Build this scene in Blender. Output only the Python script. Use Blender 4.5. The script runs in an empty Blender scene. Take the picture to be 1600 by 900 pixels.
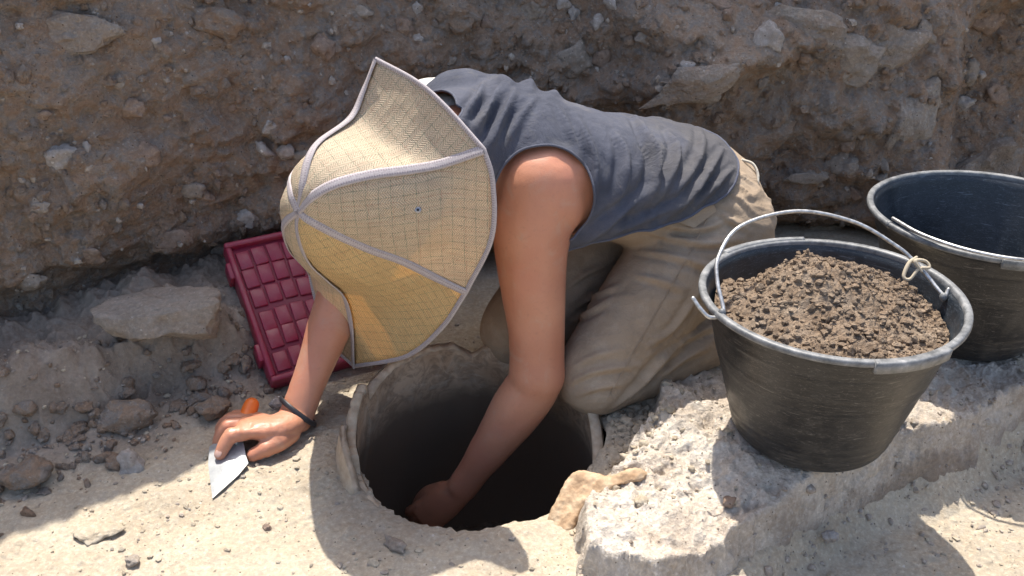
import bpy, bmesh, math, random
import numpy as np
from mathutils import Vector, Matrix, Quaternion
random.seed(7); RNG = np.random.default_rng(7)
S = bpy.context.scene; C = S.collection; PI = math.pi

# ------------------------------------------------------------------ camera
CAM_H = 0.85; PITCH = math.radians(28); F = 1500.0
cam = bpy.data.objects.new('camera', bpy.data.cameras.new('camera')); C.objects.link(cam)
cam.location = (0, 0, CAM_H); cam.rotation_euler = (math.radians(90) - PITCH, 0, 0)
cam.data.sensor_width = 36; cam.data.lens = 36 * F / 1600; cam.data.clip_start = 0.02; cam.data.clip_end = 500
S.camera = cam
# ------------------------------------------------------------------ light
SUN = Vector((-0.095, 0.43, 1.0)).normalized()
ELEV = math.asin(SUN.z); AZ = math.atan2(SUN.x, SUN.y)
w = bpy.data.worlds.new('World'); S.world = w; w.use_nodes = True
nt = w.node_tree; bg = nt.nodes['Background']
sky = nt.nodes.new('ShaderNodeTexSky'); sky.sky_type = 'NISHITA'; sky.sun_disc = False
sky.sun_elevation = ELEV; sky.sun_rotation = AZ; sky.dust_density = 3.5
nt.links.new(sky.outputs[0], bg.inputs[0]); bg.inputs[1].default_value = 0.15
sun = bpy.data.objects.new('sun', bpy.data.lights.new('sun', 'SUN')); C.objects.link(sun)
sun.data.energy = 4.0; sun.data.angle = math.radians(0.55); sun.data.color = (1.0, 0.945, 0.85)
sun.rotation_euler = SUN.to_track_quat('Z', 'Y').to_euler()
S.view_settings.view_transform = 'Standard'; S.view_settings.look = 'None'
S.view_settings.exposure = 0.86; S.view_settings.gamma = 1.0

# ------------------------------------------------------------------ maths
cp, sp = math.cos(PITCH), math.sin(PITCH)
CAMP = np.array([0, 0, CAM_H]); RT = np.array([1., 0, 0]); UP = np.array([0, sp, cp]); FW = np.array([0, cp, -sp])
def ray(px, py): return FW + (px - 800) / F * RT + (450 - py) / F * UP
def at(px, py, t): return CAMP + t * ray(px, py)          # point at a distance t
def at_z(px, py, z):
    r = ray(px, py); return CAMP + r * ((z - CAM_H) / r[2])
def at_plane(px, py, p0, n):
    r = ray(px, py); return CAMP + r * (np.dot(p0 - CAMP, n) / np.dot(r, n))
def nrm(v): v = np.asarray(v, float); return v / (np.linalg.norm(v) + 1e-12)
def sstep(a, b, x):
    t = np.clip((x - a) / (b - a), 0, 1); return t * t * (3 - 2 * t)
def _hash(ix, iy, iz, seed):
    h = (ix.astype(np.int64) * 73856093) ^ (iy.astype(np.int64) * 19349663) ^ (iz.astype(np.int64) * 83492791) ^ (seed * 2654435761)
    h = h & 0xffffffff
    h = ((h ^ (h >> 15)) * 2246822519) & 0xffffffff
    h = ((h ^ (h >> 13)) * 3266489917) & 0xffffffff
    return ((h ^ (h >> 16)) & 0xffffff) / float(0xffffff)
def vnoise(p, seed=0):
    i = np.floor(p); f = p - i; i = i.astype(np.int64); u = f * f * f * (f * (f * 6 - 15) + 10)
    r = 0
    for dx in (0, 1):
        for dy in (0, 1):
            for dz in (0, 1):
                wgt = (u[:, 0] if dx else 1 - u[:, 0]) * (u[:, 1] if dy else 1 - u[:, 1]) * (u[:, 2] if dz else 1 - u[:, 2])
                r = r + wgt * _hash(i[:, 0] + dx, i[:, 1] + dy, i[:, 2] + dz, seed)
    return r * 2 - 1
def fbm(p, freq, octv=4, seed=0, gain=0.5, ridged=False):
    a = 1; s = 0; tot = 0; q = p * freq
    for k in range(octv):
        n = vnoise(q, seed + k * 17)
        if ridged: n = 1 - 2 * np.abs(n)
        s = s + a * n; tot += a; a *= gain; q = q * 2.03 + 11.3
    return s / tot
def cells(p2, freq, seed=0, keep=0.6):
    """rounded pebble bumps on a plane: height 0..1"""
    q = p2 * freq; i = np.floor(q).astype(np.int64); out = np.zeros(len(q))
    z = np.zeros(len(q), np.int64)
    for dx in (-1, 0, 1):
        for dy in (-1, 0, 1):
            cx, cy = i[:, 0] + dx, i[:, 1] + dy
            hx = _hash(cx, cy, z, seed); hy = _hash(cx, cy, z + 1, seed); hr = _hash(cx, cy, z + 2, seed); hk = _hash(cx, cy, z + 3, seed)
            R = 0.18 + 0.42 * hr ** 2
            d2 = ((q[:, 0] - cx - hx) ** 2 + (q[:, 1] - cy - hy) ** 2) / R ** 2
            b = np.where((d2 < 1) & (hk < keep), np.sqrt(np.clip(1 - d2, 0, 1)) * R * 1.6, 0)
            out = np.maximum(out, b)
    return out
def interp(pts, n):
    """Catmull-Rom resample of rows in pts to n rows"""
    P = np.asarray(pts, float); m = len(P)
    P = np.vstack([2 * P[0] - P[1], P, 2 * P[-1] - P[-2]])
    ts = np.linspace(0, m - 1 - 1e-9, n); o = []
    for t in ts:
        k = int(t); f = t - k; a, b, c, d = P[k:k + 4]
        o.append(0.5 * ((2 * b) + (-a + c) * f + (2 * a - 5 * b + 4 * c - d) * f * f + (-a + 3 * b - 3 * c + d) * f ** 3))
    return np.array(o)

# ------------------------------------------------------------------ objects
def obj(name, V, Fc, mat=None, parent=None, smooth=True, label=None, cat=None, group=None, kind=None, origin=None):
    me = bpy.data.meshes.new(name); V = np.asarray(V, float)
    if origin is None: origin = np.array([0, 0, 0.]) if (parent is not None or kind == 'structure' or len(V) == 0) else np.array([*(V.min(0) + V.max(0))[:2] / 2, V[:, 2].min()])
    origin = np.asarray(origin, float)
    V = V - origin
    if isinstance(Fc, np.ndarray):
        k = Fc.shape[1]; me.vertices.add(len(V)); me.vertices.foreach_set('co', V.astype(np.float32).ravel())
        me.loops.add(Fc.size); me.loops.foreach_set('vertex_index', Fc.astype(np.int32).ravel())
        me.polygons.add(len(Fc)); me.polygons.foreach_set('loop_start', np.arange(0, Fc.size, k, dtype=np.int32))
        me.update(calc_edges=True)
    else:
        me.from_pydata([tuple(v) for v in V], [], [tuple(f) for f in Fc])
    me.polygons.foreach_set('use_smooth', [smooth] * len(me.polygons))
    o = bpy.data.objects.new(name, me); C.objects.link(o); o.location = origin
    if mat: me.materials.append(mat)
    if parent is not None:
        o.parent = parent
        pw = Vector((0, 0, 0)); q = parent
        while q is not None: pw += q.location; q = q.parent
        o.location = Vector(origin) - pw
    for k_, v_ in (('label', label), ('category', cat), ('group', group), ('kind', kind)):
        if v_: o[k_] = v_
    return o
def empty(name, loc, label, cat, group=None):
    o = bpy.data.objects.new(name, None); C.objects.link(o); o.location = Vector(loc); o.empty_display_size = .05
    o['label'] = label; o['category'] = cat
    if group: o['group'] = group
    return o
class MB:
    def __init__(s): s.V = []; s.F = []
    def add(s, V, Fc):
        b = sum(len(v) for v in s.V); s.V.append(np.asarray(V, float)); s.F += [tuple(int(i) + b for i in f) for f in Fc]
    def arr(s): return np.vstack(s.V), s.F
def rings(R, closed_u=True, cap=True):
    """R: (m, n, 3) rings -> verts, faces"""
    m, n, _ = R.shape; V = R.reshape(-1, 3); Fc = []
    for i in range(m - 1):
        for j in range(n if closed_u else n - 1):
            k = (j + 1) % n; Fc.append((i * n + j, i * n + k, (i + 1) * n + k, (i + 1) * n + j))
    if cap:
        Fc.append(tuple(range(n))[::-1]); Fc.append(tuple((m - 1) * n + j for j in range(n)))
    return V, Fc
def tube(pts, rad, n=20, side=None, seg=None, caps=True, pw=2.0):
    """tapered limb: pts (k,3), rad list of r or (ra, rb); ra along `side`. rounded ends"""
    P = np.asarray(pts, float); R = np.array([(r, r) if np.isscalar(r) else r for r in rad], float)
    seg = seg or max(2, len(P) * 6)
    if len(P) > 1:
        Q = interp(np.hstack([P, R]), seg); P, R = Q[:, :3], np.maximum(Q[:, 3:], 1e-4)
    T = np.gradient(P, axis=0); T /= np.linalg.norm(T, axis=1)[:, None] + 1e-9
    a = nrm(side) if side is not None else nrm(np.cross(T[0], [0.31, 0.2, 0.93]))
    out = []; ang = np.linspace(0, 2 * PI, n, endpoint=False)
    ca, sa = np.cos(ang), np.sin(ang)
    if pw != 2.0:
        ca = np.sign(ca) * np.abs(ca) ** (2 / pw); sa = np.sign(sa) * np.abs(sa) ** (2 / pw)
    for i in range(len(P)):
        a = nrm(a - np.dot(a, T[i]) * T[i]); b = np.cross(T[i], a)
        out.append((P[i], a, b, T[i], R[i]))
    def ring(c, a, b, r): return c + np.outer(ca * r[0], a) + np.outer(sa * r[1], b)
    L = []
    if caps:
        c, a_, b_, t_, r_ = out[0]; m = min(r_)
        for th in np.linspace(80, 15, 5): L.append(ring(c - t_ * m * math.sin(math.radians(th)), a_, b_, r_ * math.cos(math.radians(th))))
    for c, a_, b_, t_, r_ in out: L.append(ring(c, a_, b_, r_))
    if caps:
        c, a_, b_, t_, r_ = out[-1]; m = min(r_)
        for th in np.linspace(15, 80, 5): L.append(ring(c + t_ * m * math.sin(math.radians(th)), a_, b_, r_ * math.cos(math.radians(th))))
    return rings(np.array(L))
def ball(c, r, n=20, m=12, rot=None):
    r = np.array([r] * 3 if np.isscalar(r) else r, float); L = []
    for th in np.linspace(-88, 88, m):
        t = math.radians(th); ang = np.linspace(0, 2 * PI, n, endpoint=False)
        L.append(np.stack([np.cos(ang) * math.cos(t) * r[0], np.sin(ang) * math.cos(t) * r[1], np.full(n, math.sin(t) * r[2])], 1))
    V, Fc = rings(np.array(L))
    if rot is not None: V = V @ np.asarray(rot).T
    return V + np.asarray(c), Fc
def box(c, s, rot=None, bevel=0):
    s = np.array(s, float) / 2
    bm = bmesh.new(); bmesh.ops.create_cube(bm, size=2)
    for v in bm.verts: v.co = Vector((v.co.x * s[0], v.co.y * s[1], v.co.z * s[2]))
    if bevel: bmesh.ops.bevel(bm, geom=bm.edges[:], offset=bevel, segments=2, affect='EDGES', profile=.5)
    V = np.array([v.co[:] for v in bm.verts]); Fc = [[v.index for v in f.verts] for f in bm.faces]; bm.free()
    if rot is not None: V = V @ np.asarray(rot).T
    return V + np.asarray(c), Fc
def remesh(V, Fc, vox):
    me = bpy.data.meshes.new('tmp'); me.from_pydata([tuple(v) for v in V], [], Fc); me.update()
    o = bpy.data.objects.new('tmp', me); C.objects.link(o)
    m = o.modifiers.new('r', 'REMESH'); m.mode = 'VOXEL'; m.voxel_size = vox
    dg = bpy.context.evaluated_depsgraph_get(); dg.update()
    e = bpy.data.meshes.new_from_object(o.evaluated_get(dg))
    bpy.data.objects.remove(o); bpy.data.meshes.remove(me)
    v, f = mesh_arrays(e); bpy.data.meshes.remove(e)
    return v, f
def mesh_arrays(e):
    n = len(e.vertices); v = np.zeros(n * 3, np.float32); e.vertices.foreach_get('co', v); v = v.reshape(-1, 3).astype(float)
    e.calc_loop_triangles(); t = np.zeros(len(e.loop_triangles) * 3, np.int32); e.loop_triangles.foreach_get('vertices', t)
    return v, t.reshape(-1, 3)
def tri(Fc):
    o = []
    for f in Fc:
        for i in range(1, len(f) - 1): o.append((f[0], f[i], f[i + 1]))
    return np.array(o, int)
def relax(V, T, it, wgt=None, lam=0.5):
    E = np.vstack([T[:, [0, 1]], T[:, [1, 2]], T[:, [2, 0]]]); n = len(V)
    deg = np.bincount(E[:, 0], minlength=n) + np.bincount(E[:, 1], minlength=n); deg = np.maximum(deg, 1)
    for _ in range(it):
        A = np.stack([np.bincount(E[:, 0], V[E[:, 1], k], n) + np.bincount(E[:, 1], V[E[:, 0], k], n) for k in range(3)], 1) / deg[:, None]
        d = (A - V) * lam
        V = V + (d if wgt is None else d * wgt[:, None])
    return V
def normals(V, T):
    N = np.cross(V[T[:, 1]] - V[T[:, 0]], V[T[:, 2]] - V[T[:, 0]]); n = len(V)
    A = np.stack([sum(np.bincount(T[:, j], N[:, k], n) for j in range(3)) for k in range(3)], 1)
    return A / (np.linalg.norm(A, axis=1)[:, None] + 1e-15)
def clip(V, T, f):
    """keep the part of a triangle mesh where f > 0, with a clean cut edge"""
    pos = f > 0; c = pos[T].sum(1)
    keep = [T[c == 3]]; mix = T[(c > 0) & (c < 3)]; newV = []; cache = {}; add = []; n0 = len(V)
    def cut(a, b):
        k = (a, b) if a < b else (b, a)
        if k not in cache:
            t = f[a] / (f[a] - f[b]); cache[k] = n0 + len(newV); newV.append(V[a] * (1 - t) + V[b] * t)
        return cache[k]
    for t in mix:
        poly = []
        for i in range(3):
            a, b = int(t[i]), int(t[(i + 1) % 3])
            if pos[a]: poly.append(a)
            if pos[a] != pos[b]: poly.append(cut(a, b))
        for i in range(1, len(poly) - 1): add.append((poly[0], poly[i], poly[i + 1]))
    V2 = np.vstack([V] + ([np.array(newV)] if newV else [])); T2 = np.vstack(keep + ([np.array(add)] if add else []))
    used = np.unique(T2); mp = -np.ones(len(V2), int); mp[used] = np.arange(len(used))
    return V2[used], mp[T2]
def loops_of(T):
    """ordered boundary loops of a triangle mesh"""
    E = np.vstack([T[:, [0, 1]], T[:, [1, 2]], T[:, [2, 0]]]); key = np.sort(E, 1)
    u, idx, cnt = np.unique(key, axis=0, return_index=True, return_counts=True)
    nxt = {int(E[i][0]): int(E[i][1]) for i in idx[cnt == 1]}; L = []
    while nxt:
        s = next(iter(nxt)); l = [s]; c = nxt.pop(s)
        while c in nxt and c != s: l.append(c); c = nxt.pop(c)
        if len(l) > 8: L.append(l)
    return L
def smooth_loop(P, it=8):
    for _ in range(it): P = 0.5 * P + 0.25 * (np.roll(P, 1, 0) + np.roll(P, -1, 0))
    return P
def shell(V, T, th):
    """give a cloth surface a back side and closed edges"""
    N = normals(V, T); n = len(V); V2 = np.vstack([V, V - N * th]); F2 = [T, T[:, ::-1] + n]
    for l in loops_of(T):
        a = np.array(l); b = np.roll(a, -1); F2.append(np.stack([b, a, a + n], 1)); F2.append(np.stack([b, a + n, b + n], 1))
    return V2, np.vstack(F2)
def rock(c, s, seed, sub=3, rough=.25, rot=0, flat=0, freq=1.6):
    bm = bmesh.new(); bmesh.ops.create_icosphere(bm, subdivisions=sub, radius=1)
    V = np.array([v.co[:] for v in bm.verts]); Fc = np.array([[v.index for v in f.verts] for f in bm.faces]); bm.free()
    r = np.random.default_rng(seed)
    for k in range(7):                                       # planar fracture faces
        d = nrm(r.normal(size=3)); h = r.uniform(.55, .85); e = V @ d; V = V - np.outer(np.maximum(e - h, 0), d) * .9
    V = V * (1 + rough * fbm(V + seed * 3.7, freq, 4, seed)[:, None] * .7)
    if flat: V[:, 2] = np.where(V[:, 2] > flat, flat + (V[:, 2] - flat) * .15, V[:, 2])
    V = V * np.array(s); ca, sa = math.cos(rot), math.sin(rot)
    V = V @ np.array([[ca, -sa, 0], [sa, ca, 0], [0, 0, 1]]).T
    return V + np.asarray(c), Fc

# ------------------------------------------------------------------ materials
class N:
    def __init__(s, name):
        s.m = bpy.data.materials.new(name); s.m.use_nodes = True; s.t = s.m.node_tree; s.b = s.t.nodes['Principled BSDF']; s.out = s.t.nodes['Material Output']
        s.co = s.t.nodes.new('ShaderNodeTexCoord'); s.pos = s.t.nodes.new('ShaderNodeNewGeometry').outputs['Position']
    def n(s, k, **kw):
        x = s.t.nodes.new(k)
        for a, v in kw.items(): setattr(x, a, v)
        return x
    def l(s, a, b): s.t.links.new(a, b)
    def noise(s, scale, detail=5, rough=.6, vec=None, dist=0):
        x = s.n('ShaderNodeTexNoise'); x.inputs['Scale'].default_value = scale; x.inputs['Detail'].default_value = detail
        x.inputs['Roughness'].default_value = rough; x.inputs['Distortion'].default_value = dist; s.l(vec if vec is not None else s.pos, x.inputs['Vector']); return x.outputs['Fac']
    def vor(s, scale, out='Distance', feature='F1', vec=None):
        x = s.n('ShaderNodeTexVoronoi'); x.feature = feature; x.inputs['Scale'].default_value = scale; s.l(vec if vec is not None else s.pos, x.inputs['Vector']); return x.outputs[out]
    def ramp(s, fac, stops):
        x = s.n('ShaderNodeValToRGB'); e = x.color_ramp.elements
        while len(e) < len(stops): e.new(.5)
        for i, (p, c) in enumerate(stops): e[i].position = p; e[i].color = (*((c, c, c) if np.isscalar(c) else c), 1)
        s.l(fac, x.inputs[0]); return x.outputs[0]
    def mix(s, f, a, b, mode='MIX'):
        x = s.n('ShaderNodeMix'); x.data_type = 'RGBA'; x.blend_type = mode
        for i, v in ((0, f), (6, a), (7, b)):
            if hasattr(v, 'node'): s.l(v, x.inputs[i])
            elif i == 0: x.inputs[0].default_value = v
            else: x.inputs[i].default_value = (*v, 1)
        return x.outputs[2]
    def math(s, op, a, b=0., c=None):
        x = s.n('ShaderNodeMath'); x.operation = op
        for i, v in enumerate((a, b) if c is None else (a, b, c)):
            if hasattr(v, 'node'): s.l(v, x.inputs[i])
            else: x.inputs[i].default_value = v
        return x.outputs[0]
    def sep(s, v): x = s.n('ShaderNodeSeparateXYZ'); s.l(v, x.inputs[0]); return x.outputs
    def bump(s, h, strength=.5, dist=.002, prev=None):
        x = s.n('ShaderNodeBump'); x.inputs['Strength'].default_value = strength; x.inputs['Distance'].default_value = dist
        s.l(h, x.inputs['Height'])
        if prev is not None: s.l(prev, x.inputs['Normal'])
        return x.outputs[0]
    def fin(s, col, rough=.9, normal=None, spec=.2, **kw):
        if hasattr(col, 'node'): s.l(col, s.b.inputs['Base Color'])
        else: s.b.inputs['Base Color'].default_value = (*col, 1)
        if hasattr(rough, 'node'): s.l(rough, s.b.inputs['Roughness'])
        else: s.b.inputs['Roughness'].default_value = rough
        s.b.inputs['Specular IOR Level'].default_value = spec
        if normal is not None: s.l(normal, s.b.inputs['Normal'])
        for k, v in kw.items(): s.b.inputs[k.replace('_', ' ')].default_value = v
        return s.m
def earth(name, dark, mid, light, chip, chips=.12, bump=.8, big=9, brown=False, bd=.004, mott=.12):
    m = N(name)
    a = m.ramp(m.noise(big, 8, .62, dist=.4), [(.34, dark), (.5, mid), (.68, light)])
    f = m.noise(160, 5, .7)
    col = m.mix(.55, a, m.ramp(f, [(.3, tuple(x * .62 for x in mid)), (.52, mid), (.75, tuple(min(1, x * 1.35) for x in light))]))
    v = m.n('ShaderNodeTexVoronoi'); v.inputs['Scale'].default_value = 150; m.l(m.pos, v.inputs['Vector'])
    rnd = m.sep(v.outputs['Color'])[0]
    isch = m.math('MULTIPLY', m.math('MULTIPLY', m.math('GREATER_THAN', rnd, 1 - chips), m.math('LESS_THAN', m.math('ADD', v.outputs['Distance'], m.math('MULTIPLY', m.noise(500, 2, .5), .5)), .52)), m.ramp(m.noise(13, 4, .6), [(.42, .0), (.62, .85)]))
    col = m.mix(isch, col, chip)
    v2 = m.n('ShaderNodeTexVoronoi'); v2.inputs['Scale'].default_value = 230; m.l(m.pos, v2.inputs['Vector'])
    dk = m.math('MULTIPLY', m.math('GREATER_THAN', m.sep(v2.outputs['Color'])[1], .965), m.math('LESS_THAN', m.math('ADD', v2.outputs['Distance'], m.math('MULTIPLY', m.noise(700, 2, .5), .4)), .46))
    col = m.mix(dk, col, tuple(x * .35 for x in dark))
    hue = m.noise(38, 6, .7, dist=1.0)
    col = m.mix(m.ramp(hue, [(.44, 0.), (.6, mott)]), col, (mid[0] * 1.12, mid[1] * .86, mid[2] * .66)); col = m.mix(m.ramp(hue, [(.38, mott), (.5, 0.)]), col, tuple((sum(mid) / 3 * .85 + c_ * .15) * .95 for c_ in mid))
    if brown:                                            # the browner unsorted earth of the step, stored on the mesh
        at_ = m.n('ShaderNodeAttribute'); at_.attribute_name = 'brown_earth'
        c2 = m.mix(.5, m.ramp(m.noise(9, 8, .65, dist=.4), [(.34, (.175, .13, .095)), (.5, (.275, .22, .172)), (.68, (.40, .34, .28))]), m.ramp(f, [(.3, (.15, .12, .095)), (.6, (.27, .225, .19)), (.8, (.44, .40, .35))]))
        col = m.mix(at_.outputs['Fac'], col, c2)
    h = m.math('ADD', m.math('MULTIPLY', m.noise(420, 4, .7), .4), m.math('ADD', f, m.math('MULTIPLY', m.noise(60, 5, .65), 1.5)))
    return m.fin(col, .95, m.bump(h, bump, bd), .12)
M = {}
M['ground'] = earth('dry_ground_soil', (.30, .25, .185), (.42, .36, .275), (.53, .47, .37), (.58, .53, .46), .05, .6, 7, True)
M['bank'] = earth('bank_earth', (.215, .155, .115), (.345, .27, .21), (.49, .415, .34), (.57, .52, .46), .17, 1.0, 6, False, .009, .5)
M['slab'] = earth('limestone', (.36, .275, .205), (.56, .49, .41), (.72, .67, .60), (.76, .72, .66), .1, 1.0, 13, True, .004, 0.)
M['stone'] = earth('grey_stone', (.20, .165, .135), (.28, .24, .20), (.37, .325, .28), (.52, .48, .43), .12, .7, 16)
M['dusty'] = earth('dusty_grey_rock', (.24, .195, .155), (.36, .305, .255), (.47, .42, .36), (.54, .5, .45), .1, 1.0, 12, False, .007, .25)
M['pale'] = earth('pale_stone', (.25, .22, .195), (.35, .315, .285), (.46, .42, .385), (.68, .65, .6), .12, .6, 40)
M['brownstone'] = earth('brown_stone', (.17, .12, .09), (.26, .19, .145), (.33, .26, .205), (.4, .34, .28), .1, .6, 30)
M['soil'] = earth('dug_soil', (.125, .088, .060), (.22, .165, .118), (.33, .265, .20), (.3, .24, .18), .05, .9, 30)
M['grit'] = earth('grit', (.22, .18, .145), (.35, .30, .25), (.48, .44, .385), (.6, .56, .5), .3, .5, 200)

def jar_mat():
    m = N('fired_clay'); z = m.sep(m.pos)[2]
    base = m.ramp(m.noise(14, 6, .6), [(.3, (.38, .26, .17)), (.55, (.52, .375, .26)), (.75, (.62, .48, .35))])
    base = m.mix(m.ramp(m.noise(40, 6, .7, dist=1.2), [(.42, .55), (.56, 0.)]), base, (.16, .115, .08)); base = m.mix(m.ramp(m.noise(17, 7, .72, dist=1.5), [(.52, 0.), (.66, .5)]), base, (.50, .44, .36))
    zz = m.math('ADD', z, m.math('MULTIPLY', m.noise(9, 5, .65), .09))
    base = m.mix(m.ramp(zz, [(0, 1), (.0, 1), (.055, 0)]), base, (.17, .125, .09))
    return m.fin(base, .9, m.bump(m.noise(120, 5, .6), .35, .002), .15)
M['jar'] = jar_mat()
m = N('clay_break'); M['break'] = m.fin(m.ramp(m.noise(70, 5, .6), [(.3, (.38, .285, .195)), (.7, (.54, .44, .33))]), .9, m.bump(m.noise(200, 4, .6), .5, .002), .15)
m = N('tan_sherd_clay'); M['sherd'] = m.fin(m.ramp(m.noise(45, 6, .65), [(.3, (.30, .19, .11)), (.5, (.43, .30, .19)), (.7, (.54, .42, .29))]), .9, m.bump(m.noise(160, 5, .6), .6, .002), .15)
def skin_mat():
    m = N('skin'); n = m.noise(9, 4, .5)
    c = m.ramp(n, [(.3, (.45, .185, .110)), (.7, (.57, .275, .170))])
    c = m.mix(m.ramp(m.noise(160, 3, .6), [(.55, 0.), (.75, .35)]), c, (.36, .17, .11))
    c = m.mix(m.ramp(m.noise(26, 7, .7, dist=.8), [(.54, 0.), (.72, .38)]), c, (.46, .36, .28)); c = m.mix(m.ramp(m.noise(14, 3, .5), [(.5, 0.), (.7, .25)]), c, (.52, .19, .13))
    v = m.n('ShaderNodeTexVoronoi'); v.inputs['Scale'].default_value = 500; m.l(m.pos, v.inputs['Vector'])
    m.b.inputs['Subsurface Weight'].default_value = .12; m.b.inputs['Subsurface Radius'].default_value = (.012, .005, .003); m.b.inputs['Subsurface Scale'].default_value = .6
    return m.fin(c, m.ramp(m.noise(60, 4, .6), [(.3, .34), (.7, .52)]), m.bump(m.noise(240, 4, .7), .16, .0012, m.bump(v.outputs['Distance'], .16, .0006)), .45)
M['skin'] = skin_mat()
M['nail'] = N('fingernail').fin((.55, .34, .27), .35, None, .5)
def cloth_mat(name, c1, c2, scale=900, dust=None, b=.25, soil=None):
    m = N(name); c = m.ramp(m.noise(10, 6, .65, dist=.3), [(.35, c1), (.7, c2)])
    if soil: c = m.mix(m.ramp(m.math('ADD', m.sep(m.pos)[0], m.math('MULTIPLY', m.noise(11, 6, .7, dist=.8), .35)), [(.34, 0.), (.44, .65)]), c, soil)
    if dust: c = m.mix(m.ramp(m.noise(22, 7, .7, dist=.6), [(.52, 0.), (.8, .7)]), c, dust)
    c = m.mix(m.ramp(m.noise(scale, 2, .5), [(.3, .25), (.7, 0.)]), c, tuple(x * .6 for x in c1))
    nb = m.bump(m.noise(scale, 2, .5), b, .0008)
    nb = m.bump(m.noise(70, 4, .6), .25, .002, nb); nb = m.bump(m.noise(20, 6, .68, dist=2.2), .45, .008, nb)
    m.b.inputs['Sheen Weight'].default_value = .03
    return m.fin(c, .95, nb, .12)
M['shirt'] = cloth_mat('slate_cotton', (.062, .067, .088), (.104, .110, .140), 800, (.155, .148, .142), .25, (.092, .086, .083))
M['shirt_edge'] = cloth_mat('slate_cotton_trim', (.085, .09, .12), (.12, .13, .165), 800)
M['white'] = cloth_mat('white_cotton', (.66, .64, .6), (.76, .74, .7), 800)
M['khaki'] = cloth_mat('khaki_cotton', (.31, .235, .165), (.43, .335, .245), 900, (.50, .42, .33))
M['khaki_edge'] = cloth_mat('khaki_seam', (.40, .33, .25), (.5, .42, .33), 900)
M['cord'] = cloth_mat('beige_cord', (.5, .46, .38), (.6, .56, .48), 500)
M['hair'] = N('hair').fin((.05, .03, .018), .5)
M['band'] = N('black_rubber').fin((.022, .02, .024), .45, None, .5)
def straw_mat(name, tint, tr):
    m = N(name); uv = m.sep(m.co.outputs['UV']); x, y = uv[0], uv[1]
    n1 = m.noise(300, 2, .5); wb = m.noise(30, 3, .5); x = m.math('ADD', x, m.math('MULTIPLY', wb, .006)); y = m.math('ADD', y, m.math('MULTIPLY', m.noise(24, 3, .5), .006))
    zig = m.math('ADD', m.math('MULTIPLY', y, 1.0), m.math('MULTIPLY', m.math('PINGPONG', x, .006), .9))
    fr = m.math('FRACT', m.math('MULTIPLY', zig, 330.))
    weave = m.math('PINGPONG', m.math('MULTIPLY', fr, 1.), .5)
    strand = m.math('FRACT', m.math('MULTIPLY', x, 560.)); strand = m.math('PINGPONG', strand, .5)
    c = m.ramp(m.math('ADD', weave, m.math('MULTIPLY', n1, .25)), [(.12, tuple(t * .42 for t in tint)), (.34, tint), (.6, tuple(min(t * 1.22, .9) for t in tint))])
    c = m.mix(m.math('MULTIPLY', m.ramp(strand, [(0, 1.), (.12, 1.), (.26, 0.)]), .38), c, tuple(t * .45 for t in tint))
    mq = m.n('ShaderNodeMapping'); mq.inputs['Scale'].default_value = (480, 30, 1); m.l(m.co.outputs['UV'], mq.inputs[0]); mp_ = mq.outputs[0]
    def grid(co, per, wd, off=0.):
        f = m.math('FRACT', m.math('MULTIPLY', m.math('ADD', co, off), 1 / per)); return m.math('LESS_THAN', f, wd / per)
    g = m.math('MAXIMUM', grid(x, .0120, .0006), grid(y, .0142, .0006, .004))
    g = m.math('MULTIPLY', g, m.ramp(m.noise(260, 2, .5), [(.40, .15), (.58, .8)]))
    c = m.mix(m.ramp(m.noise(1.0, 4, .6, mp_), [(.45, 0.), (.7, .45)]), c, (tint[0] * .62, tint[1] * .50, tint[2] * .48)); c = m.mix(g, c, (.09, .17, .12))
    g2 = m.math('MULTIPLY', m.math('MAXIMUM', grid(x, .024, .0006, .006), grid(y, .0284, .0006, .002)), m.ramp(m.noise(200, 2, .5), [(.4, 0.), (.6, .6)]))
    c = m.mix(g2, c, (.36, .13, .09))
    c = m.mix(m.ramp(m.noise(28, 4, .6), [(.45, 0.), (.8, .4)]), c, tuple(t * .6 for t in tint))
    nb = m.bump(m.math('ADD', weave, m.math('MULTIPLY', strand, .6)), .55, .0012)
    m.fin(c, .75, nb, .25)
    tl = m.n('ShaderNodeBsdfTranslucent'); ms = m.n('ShaderNodeMixShader'); ms.inputs[0].default_value = tr
    hc = m.mix(1., c, (1.0, .84, .58), 'MULTIPLY'); m.l(hc, tl.inputs[0]); m.l(m.b.outputs[0], ms.inputs[1]); m.l(tl.outputs[0], ms.inputs[2]); m.l(ms.outputs[0], m.out.inputs[0])
    return m.m
M['straw'] = straw_mat('woven_straw', (.72, .61, .45), .35)
M['straw_glow'] = straw_mat('golden_straw_glow', (.86, .63, .33), .38)  # golden straw, its colour raised to stand for sun glowing through the panel
def tape_mat():
    m = N('binding_tape'); uv = m.sep(m.co.outputs['UV'])
    d = m.math('MULTIPLY', m.math('LESS_THAN', m.math('FRACT', m.math('MULTIPLY', uv[0], 330.)), .42), m.math('LESS_THAN', m.math('PINGPONG', m.math('SUBTRACT', uv[1], .25), .25), .1))
    c = m.mix(m.math('MULTIPLY', d, .65), m.ramp(m.noise(500, 3, .5), [(.3, (.33, .295, .30)), (.7, (.45, .41, .415))]), (.20, .16, .18))
    return m.fin(c, .9, m.bump(m.noise(900, 2, .5), .4, .0008), .15)
M['tape'] = tape_mat()
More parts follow.
